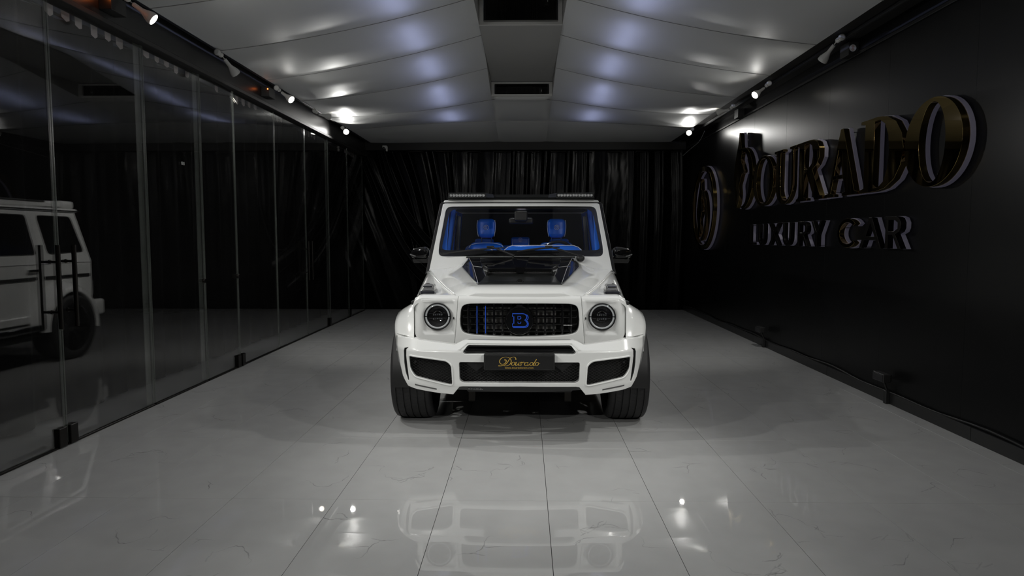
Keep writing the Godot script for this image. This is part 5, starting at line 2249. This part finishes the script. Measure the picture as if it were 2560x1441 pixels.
func car_wheels(c: Node3D) -> void:
	for sd in [-1.0, 1.0]:
		for wz in [0.0, REAR_Z]:
			var t := Node3D.new()
			t.name = "wheel"
			c.add_child(t, true)
			t.position = Vector3(sd * 0.862, WHEEL_R, wz)
			var ax := Vector3(sd, 0, 0)
			var g := Geo.new()
			# tyre: tread with grooves, shoulders and sidewalls
			var pr := [0.292, -0.135, 0.315, -0.15, 0.35, -0.162, 0.375, -0.158, 0.39, -0.146]
			var gx := [-0.112, -0.055, 0.0, 0.055, 0.112]
			var crown := func(x: float): return 0.4 - 0.1 * x * x * 2.2
			pr.append_array([crown.call(-0.13), -0.13])
			for x in gx:
				pr.append_array([crown.call(x), x - 0.006, crown.call(x) - 0.009, x - 0.0045, crown.call(x) - 0.009, x + 0.0045, crown.call(x), x + 0.006])
			pr.append_array([crown.call(0.13), 0.13, 0.39, 0.146, 0.375, 0.158, 0.35, 0.162, 0.315, 0.15, 0.292, 0.135])
			spin(g, pr, Vector3.ZERO, ax, 64)
			put("tyre", g, M.rubber, t)
			# cross sipes
			g = Geo.new()
			for i in 72:
				var a := TAU * i / 72
				for s in [[-0.128, -0.062, 0.08], [-0.05, -0.006, -0.06], [0.006, 0.05, 0.06], [0.062, 0.128, -0.08]]:
					var q := []
					for x in [s[0], s[1]]:
						var aa: float = a + s[2] * (x - s[0]) / (s[1] - s[0])
						for w in [-0.004, 0.004]:
							var r: float = crown.call(x) + 0.0006
							q.append(Vector3(sd * x, r * cos(aa + w), r * sin(aa + w)))
					var nn := Vector3(0, cos(a), sin(a))
					g.quad(q[0], q[1], q[3], q[2], nn)
			put("sipes", g, M.black_matt, t)
			# rim barrel and face
			g = Geo.new()
			spin(g, [0.293, -0.13, 0.285, -0.12, 0.27, -0.05, 0.27, 0.09, 0.285, 0.125, 0.296, 0.134, 0.3, 0.138, 0.296, 0.142, 0.284, 0.14, 0.276, 0.128], Vector3.ZERO, ax, 48)
			put("rim", g, M.gloss_black, t)
			g = Geo.new()
			spin(g, [0.26, -0.02, 0.25, -0.02, 0.06, -0.02], Vector3.ZERO, ax, 32)
			put("brake_disc", g, M.dark_metal, t)
			for i in 10:
				g = Geo.new()
				var a := TAU * i / 10
				for k in [-1.0, 1.0]:
					var p := PackedVector3Array()
					var rr := []
					for j in 6:
						var f := j / 5.0
						var aa: float = a + k * (0.02 + 0.10 * f)
						var r := lerpf(0.05, 0.278, f)
						p.append(Vector3(sd * (0.075 + 0.05 * f), r * cos(aa), r * sin(aa)))
						rr.append(lerpf(0.014, 0.009, f))
					g.tube(p, rr, 6)
				put("spoke", g, M.gloss_black, t)
			g = Geo.new()
			spin(g, [0.062, 0.04, 0.062, 0.09, 0.05, 0.1, 0.035, 0.102, 0.0, 0.104], Vector3.ZERO, ax, 24)
			put("hub_cap", g, M.gloss_black, t)


func car_under(c: Node3D) -> void:
	var g := Geo.new()
	g.box(Vector3(0, 0.5, -1.4), Vector3(1.5, 0.12, 3.9), 0.02)
	put("chassis", g, M.trim_black, c)
	g = Geo.new()
	g.box(Vector3(0, 0.55, 0.42), Vector3(1.1, 0.3, 0.14), 0.02)
	put("front_crossmember", g, M.trim_black, c)
	for wz in [0.0, REAR_Z]:
		g = Geo.new()
		g.tube(PackedVector3Array([Vector3(-0.72, 0.4, wz), Vector3(0.72, 0.4, wz)]), 0.05, 14)
		g.rbox(Vector3(0.1, 0.38, wz), Vector3(0.28, 0.26, 0.28), 0.1, 4)
		put("axle", g, M.dark_metal, c)
	for x in [-0.38, 0.38]:
		g = Geo.new()
		g.tube(PackedVector3Array([Vector3(x, 0.32, 0.12), Vector3(x * 1.05, 0.33, -0.5), Vector3(x, 0.45, -0.9)]), 0.03, 10)
		put("control_arm", g, M.trim_black, c)
		g = Geo.new()
		g.rbox(Vector3(x * 1.0, 0.3, 0.3), Vector3(0.06, 0.2, 0.06), 0.012, 2)
		put("damper_bracket", g, M.dark_metal, c)
	g = Geo.new()
	g.rbox(Vector3(0, 0.36, 0.42), Vector3(0.8, 0.05, 0.35), 0.02, 3)
	put("under_tray", g, M.trim_black, c)


# ---------------------------------------------------------------- lettering on the wall
func wall_warp(face_x: float) -> Callable:
	# u runs along the wall away from the viewer's left to right reading: larger u is nearer the viewer
	return func(p: Vector2, d: float): return Vector3(face_x + d, p.y, p.x)


func letter(ch: String, label: String, outline: PackedVector2Array, holes: Array, extra: Array, depth: float, m: Material) -> void:
	var c := Vector2.ZERO
	for p in outline:
		c += p
	c /= outline.size()
	var t := thing("letter_" + ch, label, "letter", Vector3(WALL_X, c.y, c.x), "")
	var sh := func(q: PackedVector2Array) -> PackedVector2Array:
		var o := PackedVector2Array()
		for p in q:
			o.append(p - c)
		return o
	var off := 0.05
	var hs := []
	for h in holes:
		hs.append(sh.call(h))
	var g := Geo.new()
	g.panel(sh.call(outline), hs, wall_warp(-off - depth), 0.5, 0.002, depth, true)
	for e in extra:
		g.panel(sh.call(e), [], wall_warp(-off - depth), 0.5, 0.002, depth, true)
	put("face", g, m, t)
	# white acrylic back plate, a little larger, and studs into the wall
	g = Geo.new()
	var grow := -0.006 if m == M.brass else -0.002
	g.panel(g._inset(g._orient(sh.call(outline), true), grow), hs, wall_warp(-off + 0.001), 0.5, 0.001, 0.038, true)
	for e in extra:
		g.panel(g._inset(g._orient(sh.call(e), true), grow), [], wall_warp(-off + 0.001), 0.5, 0.001, 0.038, true)
	put("light_plate", g, M.acrylic, t, "dimly lit white acrylic back plate")
	var n := 0
	for i in range(0, outline.size(), maxi(1, outline.size() / 5)):
		var p: Vector2 = sh.call(outline)[i] * 0.93
		g = Geo.new()
		g.tube(PackedVector3Array([Vector3(-off, p.y, p.x), Vector3(-0.0008, p.y, p.x)]), 0.005, 6)
		put("stud", g, M.steel, t)


func ell(cz: float, cy: float, rz: float, ry: float, k := 48) -> PackedVector2Array:
	var o := PackedVector2Array()
	for i in k:
		var a := TAU * i / k
		o.append(Vector2(cz + rz * cos(a), cy + ry * sin(a)))
	return o


func at_u(a: Array, u0: float, y0: float, su: float, sy: float) -> PackedVector2Array:
	# unit-box outline placed on the wall
	var o := PackedVector2Array()
	for i in range(0, a.size(), 2):
		o.append(Vector2(u0 + a[i] * su, y0 + a[i + 1] * sy))
	return o


func sign_wall() -> void:
	var y0 := 1.925
	var H := 0.675
	var D := 0.055
	# word one, in high-contrast roman capitals (u grows towards the viewer)
	# D with flame-like figure
	var bow := PackedVector2Array()
	for i in 25:
		var a := lerpf(PI * 0.62, -PI * 0.5, i / 24.0)
		bow.append(Vector2(-10.2 + 0.46 * cos(a), 2.375 + 0.45 * sin(a)))
	for i in 25:
		var a := lerpf(-PI * 0.5, PI * 0.6, i / 24.0)
		bow.append(Vector2(-10.26 + 0.36 * cos(a), 2.375 + 0.41 * sin(a)))
	var flame := spline(pts([-10.5, 1.97, -10.56, 2.2, -10.62, 2.42, -10.58, 2.6, -10.5, 2.78, -10.42, 2.93, -10.4, 3.06, -10.33, 3.03, -10.3, 2.88, -10.25, 2.76, -10.29, 2.66, -10.2, 2.56, -10.14, 2.47, -10.24, 2.44, -10.3, 2.36, -10.36, 2.28, -10.33, 2.16, -10.36, 2.05, -10.42, 1.96]), 4, true)
	letter("d", "stylised brass letter D with a flame-like figure, starting the upper word", bow, [], [flame], D, M.brass)
	letter("o", "brass letter O right after the flame-like D", ell(-9.33, 2.268, 0.4, 0.335), [ell(-9.33, 2.268, 0.25, 0.305)], [], D, M.brass)
	letter("u", "brass letter U in the upper word of the sign", spline_u(-8.92, -8.22, y0, H), [], [], D, M.brass)
	letter("r", "brass letter R in the upper word of the sign", at_u([0.0, 0, 0.44, 0, 0.44, 0.04, 0.33, 0.06, 0.33, 0.47, 0.42, 0.47, 0.76, 0.0, 1.06, 0.0, 1.06, 0.05, 0.98, 0.06, 0.66, 0.5, 0.82, 0.57, 0.92, 0.68, 0.92, 0.82, 0.84, 0.93, 0.68, 0.99, 0.5, 1.0, 0.0, 1.0, 0.0, 0.96, 0.1, 0.94, 0.1, 0.06, 0.0, 0.04], -8.19, y0, 0.67, H), [at_u([0.33, 0.52, 0.48, 0.53, 0.62, 0.6, 0.68, 0.74, 0.62, 0.9, 0.48, 0.96, 0.33, 0.96], -8.19, y0, 0.67, H)], [], D, M.brass)
	letter("a", "brass letter A in the upper word of the sign", at_u([0.0, 0, 0.3, 0, 0.3, 0.04, 0.21, 0.06, 0.28, 0.26, 0.58, 0.26, 0.66, 0.06, 0.56, 0.04, 0.56, 0.0, 1.0, 0, 1.0, 0.04, 0.92, 0.06, 0.55, 1.0, 0.47, 1.0, 0.13, 0.06, 0.0, 0.04], -7.42, y0, 0.72, H), [at_u([0.3, 0.32, 0.56, 0.32, 0.43, 0.7], -7.42, y0, 0.72, H)], [], D, M.brass)
	letter("d", "brass letter D between A and the last letter O", at_u([0.0, 0, 0.42, 0.0, 0.62, 0.03, 0.82, 0.13, 0.95, 0.3, 1.0, 0.5, 0.95, 0.7, 0.82, 0.87, 0.62, 0.97, 0.42, 1.0, 0.0, 1.0, 0.0, 0.96, 0.11, 0.94, 0.11, 0.06, 0.0, 0.04], -6.66, y0, 0.75, H), [at_u([0.34, 0.05, 0.46, 0.05, 0.58, 0.12, 0.66, 0.28, 0.69, 0.5, 0.66, 0.72, 0.58, 0.88, 0.46, 0.95, 0.34, 0.95], -6.66, y0, 0.75, H)], [], D, M.brass)
	letter("o", "brass letter O nearest the viewer, ending the upper word", ell(-5.51, 2.255, 0.385, 0.35), [ell(-5.51, 2.255, 0.175, 0.315)], [], D, M.brass)
	# word two and three, in thin plain capitals
	var q0 := 1.405
	var h2 := 0.283
	var d2 := 0.05
	var mk: Material = M.dark_metal
	letter("l", "thin dark letter L starting the lower line of the sign", at_u([0, 0, 1, 0, 1, 0.12, 0.22, 0.12, 0.22, 1, 0, 1], -9.87, q0, 0.2, h2), [], [], d2, mk)
	letter("u", "thin dark letter U between L and X in the lower line", thin_u(-9.48, 0.24, q0, h2), [], [], d2, mk)
	letter("x", "thin dark letter X in the lower line", at_u([0, 0, 0.16, 0, 0.5, 0.4, 0.84, 0, 1, 0, 0.58, 0.5, 1, 1, 0.84, 1, 0.5, 0.6, 0.16, 1, 0, 1, 0.42, 0.5], -9.07, q0, 0.36, h2), [], [], d2, mk)
	letter("u", "thin dark letter U between X and R in the lower line", thin_u(-8.58, 0.25, q0, h2), [], [], d2, mk)
	letter("r", "thin dark letter R before Y in the lower line", thin_r(-8.12, 0.28, q0, h2), [at_u([0.17, 0.54, 0.55, 0.54, 0.76, 0.62, 0.76, 0.8, 0.55, 0.89, 0.17, 0.89], -8.12, q0, 0.28, h2)], [], d2, mk)
	letter("y", "thin dark letter Y ending the first word of the lower line", at_u([0.42, 0, 0.58, 0, 0.58, 0.44, 1, 1, 0.84, 1, 0.5, 0.55, 0.16, 1, 0, 1, 0.42, 0.44], -7.74, q0, 0.27, h2), [], [], d2, mk)
	var cc := PackedVector2Array()
	for i in 25:
		var a := lerpf(0.7, TAU - 0.7, i / 24.0)
		cc.append(Vector2(-6.88 + 0.21 * cos(a), q0 + h2 * 0.5 + 0.145 * sin(a)))
	for i in 25:
		var a := lerpf(TAU - 0.75, 0.75, i / 24.0)
		cc.append(Vector2(-6.88 + 0.165 * cos(a), q0 + h2 * 0.5 + 0.108 * sin(a)))
	letter("c", "thin letter C starting the second word of the lower line", cc, [], [], d2, M.brass)
	letter("a", "thin dark letter A in the second word of the lower line", at_u([0, 0, 0.13, 0, 0.24, 0.26, 0.76, 0.26, 0.87, 0, 1, 0, 0.57, 1, 0.43, 1], -6.63, q0, 0.4, h2), [at_u([0.3, 0.38, 0.7, 0.38, 0.5, 0.84], -6.63, q0, 0.4, h2)], [], d2, mk)
	letter("r", "thin dark letter R ending the lower line, nearest the viewer", thin_r(-6.16, 0.26, q0, h2), [at_u([0.17, 0.54, 0.55, 0.54, 0.76, 0.62, 0.76, 0.8, 0.55, 0.89, 0.17, 0.89], -6.16, q0, 0.26, h2)], [], d2, mk)
	# round emblem left of the lettering
	var t := thing("round_emblem", "large round brass emblem with a smaller letter and figure inside its ring", "emblem", Vector3(WALL_X, 2.035, -12.42))
	var g := Geo.new()
	g.panel(circle(Vector2.ZERO, 0.745, 64), [circle(Vector2.ZERO, 0.665, 64)], wall_warp(-0.115), 0.3, 0.003, 0.06, true)
	put("ring", g, M.brass, t)
	g = Geo.new()
	g.panel(circle(Vector2.ZERO, 0.752, 64), [circle(Vector2.ZERO, 0.658, 64)], wall_warp(-0.054), 0.3, 0.001, 0.042, true)
	put("light_plate", g, M.acrylic, t, "dimly lit white acrylic back plate")
	var b2 := PackedVector2Array()
	for i in 25:
		var a := lerpf(PI * 0.55, -PI * 0.55, i / 24.0)
		b2.append(Vector2(-0.05 + 0.36 * cos(a), -0.13 + 0.46 * sin(a)))
	for i in 25:
		var a := lerpf(-PI * 0.5, PI * 0.5, i / 24.0)
		b2.append(Vector2(-0.1 + 0.27 * cos(a), -0.13 + 0.4 * sin(a)))
	g = Geo.new()
	g.panel(b2, [], wall_warp(-0.115), 0.3, 0.002, 0.06, true)
	put("inner_letter", g, M.brass, t)
	var f2 := PackedVector2Array()
	for p in flame:
		f2.append(Vector2((p.x + 10.36) * 1.0 - 0.14, (p.y - 2.5) * 0.95))
	g = Geo.new()
	g.panel(f2, [], wall_warp(-0.115), 0.3, 0.002, 0.06, true)
	put("figure", g, M.brass, t)
	g = Geo.new()
	g.panel(g._inset(g._orient(f2, true), -0.006), [], wall_warp(-0.054), 0.3, 0.001, 0.042, true)
	g.panel(g._inset(g._orient(b2, true), -0.006), [], wall_warp(-0.054), 0.3, 0.001, 0.042, true)
	put("light_plate", g, M.acrylic, t, "dimly lit white acrylic back plate")
	for i in 10:
		var a := TAU * i / 10
		g = Geo.new()
		g.tube(PackedVector3Array([Vector3(-0.03, 0.7 * sin(a), 0.7 * cos(a)), Vector3(-0.0008, 0.7 * sin(a), 0.7 * cos(a))]), 0.005, 6)
		put("stud", g, M.steel, t)


func spline_u(u0: float, u1: float, y0: float, H: float) -> PackedVector2Array:
	var W := u1 - u0
	var o := at_u([0, 1, 0, 0.96, 0.1, 0.94, 0.1, 0.32], u0, y0, W, H)
	for i in 13:
		var a := lerpf(PI, TAU, i / 12.0)
		o.append(Vector2(u0 + W * (0.49 + 0.39 * cos(a)), y0 + H * (0.32 + 0.33 * sin(a))))
	o.append_array(at_u([0.88, 0.94, 1, 0.96, 1, 1, 0.72, 1, 0.72, 0.96, 0.82, 0.94, 0.82, 0.32], u0, y0, W, H))
	for i in 13:
		var a := lerpf(TAU, PI, i / 12.0)
		o.append(Vector2(u0 + W * (0.56 + 0.25 * cos(a)), y0 + H * (0.32 + 0.27 * sin(a))))
	o.append_array(at_u([0.31, 0.94, 0.42, 0.96, 0.42, 1], u0, y0, W, H))
	return o


func thin_u(u0: float, W: float, y0: float, H: float) -> PackedVector2Array:
	var o := at_u([0, 1, 0, 0.35], u0, y0, W, H)
	for i in 11:
		var a := lerpf(PI, TAU, i / 10.0)
		o.append(Vector2(u0 + W * (0.5 + 0.5 * cos(a)), y0 + H * (0.35 + 0.35 * sin(a))))
	o.append_array(at_u([1, 1, 0.82, 1, 0.82, 0.35], u0, y0, W, H))
	for i in 11:
		var a := lerpf(TAU, PI, i / 10.0)
		o.append(Vector2(u0 + W * (0.5 + 0.32 * cos(a)), y0 + H * (0.35 + 0.22 * sin(a))))
	o.append_array(at_u([0.18, 1], u0, y0, W, H))
	return o


func thin_r(u0: float, W: float, y0: float, H: float) -> PackedVector2Array:
	return at_u([0, 0, 0.17, 0, 0.17, 0.43, 0.45, 0.43, 0.8, 0, 1.0, 0, 0.62, 0.45, 0.86, 0.52, 0.95, 0.64, 0.95, 0.8, 0.84, 0.94, 0.6, 1, 0, 1], u0, y0, W, H)


func small_things() -> void:
	# power boxes on the sign wall
	for k in 2:
		var z: float = [-7.08, -10.6][k]
		var t := thing("power_box", ["black power box with a round red printed sticker high on the sign wall", "black power box high on the sign wall near the far spotlight"][k], "power box", Vector3(WALL_X, 3.385, z))
		var g := Geo.new()
		g.box(Vector3(-0.05, 0, 0), Vector3(0.1, 0.13, 0.19), 0.004)
		put("case", g, M.trim_black, t)
		if k == 0:
			g = Geo.new()
			g.lathe(PackedVector2Array([Vector2(0.034, 0), Vector2(0.034, 0.002), Vector2(0, 0.002)]), Transform3D(Basis(Vector3.RIGHT, PI / 2), Vector3(-0.06, 0.0, 0.095)), 20)
			put("sticker", g, M.piping, t, "round pale sticker with red print")
			g = Geo.new()
			for a in [0.0, 1.0]:
				ribbon(g, circle(Vector2(-0.06, 0.014 - 0.028 * a), 0.009, 12), 0.004, func(p: Vector2, d: float): return Vector3(p.x, p.y, 0.0972 - d), 0.0, true, 0.0005)
			put("print", g, M.red_print, t)
		g = Geo.new()
		g.tube(PackedVector3Array([Vector3(-0.05, 0.06, 0), Vector3(-0.08, 0.075, 0.03), Vector3(-0.14, 0.08, 0.1)]), 0.006, 6)
		put("lead", g, M.trim_black, t)
	# left side: small box with an amber pilot light
	for k in 2:
		var z: float = [-5.4, -8.62][k]
		var t := thing("power_box", ["black power box with amber pilot light by the amber lit spotlight", "black power box with amber pilot light halfway along the fascia"][k], "power box", Vector3(GLASS_X + 0.05, 3.31, z))
		var g := Geo.new()
		g.box(Vector3(0.05, 0, 0), Vector3(0.1, 0.12, 0.2), 0.004)
		put("case", g, M.trim_black, t)
		g = Geo.new()
		g.lathe(PackedVector2Array([Vector2(0.009, 0), Vector2(0.007, 0.006), Vector2(0, 0.008)]), Transform3D(Basis(Vector3.RIGHT, PI / 2), Vector3(0.085, 0.03, 0.1)), 12)
		put("pilot_light", g, M.amber_led, t, "small glowing amber pilot light")
		var o := OmniLight3D.new()
		o.name = "pilot_glow"
		o.light_color = Color(1.0, 0.5, 0.2)
		o.light_energy = [0.006, 0.0006][k]
		o.light_size = 0.01
		o.omni_range = 6.0
		o.omni_attenuation = 2.0
		o.shadow_enabled = true
		t.add_child(o)
		o.position = Vector3(0.085, 0.03, 0.115)
	# security camera under the far header
	var t := thing("security_camera", "small white security camera under the far header beam, left of the curtain rods", "camera", Vector3(-2.86, 3.33, BACK_Z + 0.16))
	var g := Geo.new()
	g.rbox(Vector3(0.0, 0.02, 0.03), Vector3(0.1, 0.06, 0.09), 0.02)
	put("body", g, M.white_plastic, t)
	g = Geo.new()
	g.rbox(Vector3(0.035, -0.015, 0.01), Vector3(0.035, 0.1, 0.05), 0.012)
	put("mount", g, M.white_plastic, t)
	g = Geo.new()
	g.lathe(PackedVector2Array([Vector2(0.024, 0), Vector2(0.024, 0.02), Vector2(0.018, 0.028), Vector2(0, 0.03)]), Transform3D(Basis(Vector3.RIGHT, PI / 2), Vector3(-0.012, -0.005, 0.07)), 16)
	put("lens", g, M.lamp_dark, t)
	# floor floodlights on short stems by the skirting
	for k in 2:
		var z: float = [-6.12, -9.3][k]
		var f := thing("floodlight", ["unlit black floodlight by the skirting, nearer the viewer", "unlit black floodlight by the skirting, farther from the viewer"][k], "floodlight", Vector3(3.22, 0, z), "floodlights by the skirting of the sign wall")
		g = Geo.new()
		g.rbox(Vector3(0, 0.25, 0), Vector3(0.07, 0.075, 0.19), 0.008, 3)
		put("body", g, M.trim_black, f)
		g = Geo.new()
		g.box(Vector3(-0.036, 0.25, 0), Vector3(0.004, 0.058, 0.17), 0.001)
		put("lens", g, M.lamp_dark, f)
		for j in 6:
			g = Geo.new()
			g.box(Vector3(0.042, 0.25, -0.07 + 0.028 * j), Vector3(0.02, 0.06, 0.004), 0.001)
			put("cooling_fin", g, M.trim_black, f)
		g = Geo.new()
		g.tube(PackedVector3Array([Vector3(0.02, 0.215, 0), Vector3(0.06, 0.13, -0.02), Vector3(0.06, 0.02, -0.02)]), 0.009, 8)
		g.box(Vector3(0.06, 0.06, -0.02), Vector3(0.035, 0.12, 0.05), 0.004)
		put("stem", g, M.trim_black, f)
	# loose cable lying along the top of the skirting
	var p := PackedVector3Array()
	for i in 90:
		var z := lerpf(FRONT_Z - 0.2, BACK_Z + 0.4, i / 89.0)
		p.append(Vector3(WALL_X - 0.022, 0.112 + 0.012 * sin(z * 2.3) + 0.008 * sin(z * 5.1 + 1.0), z))
	g = Geo.new()
	g.tube(p, 0.007, 6)
	var c := put("cable", g, M.trim_black)
	tag(c, "loose black cable running along the top of the skirting", "cable")
	# dropped lead near the far spotlight on the sign wall
	g = Geo.new()
	var q := spline(pts([-12.35, 3.4, -12.7, 3.27, -13.3, 3.22, -14.0, 3.16]), 8)
	p = PackedVector3Array()
	for a in q:
		p.append(Vector3(3.2, a.y, a.x))
	g.tube(p, 0.006, 6)
	c = put("lamp_lead", g, M.grey_plastic)
	tag(c, "thin lead hanging from the far spotlight towards the curtain corner", "cable")
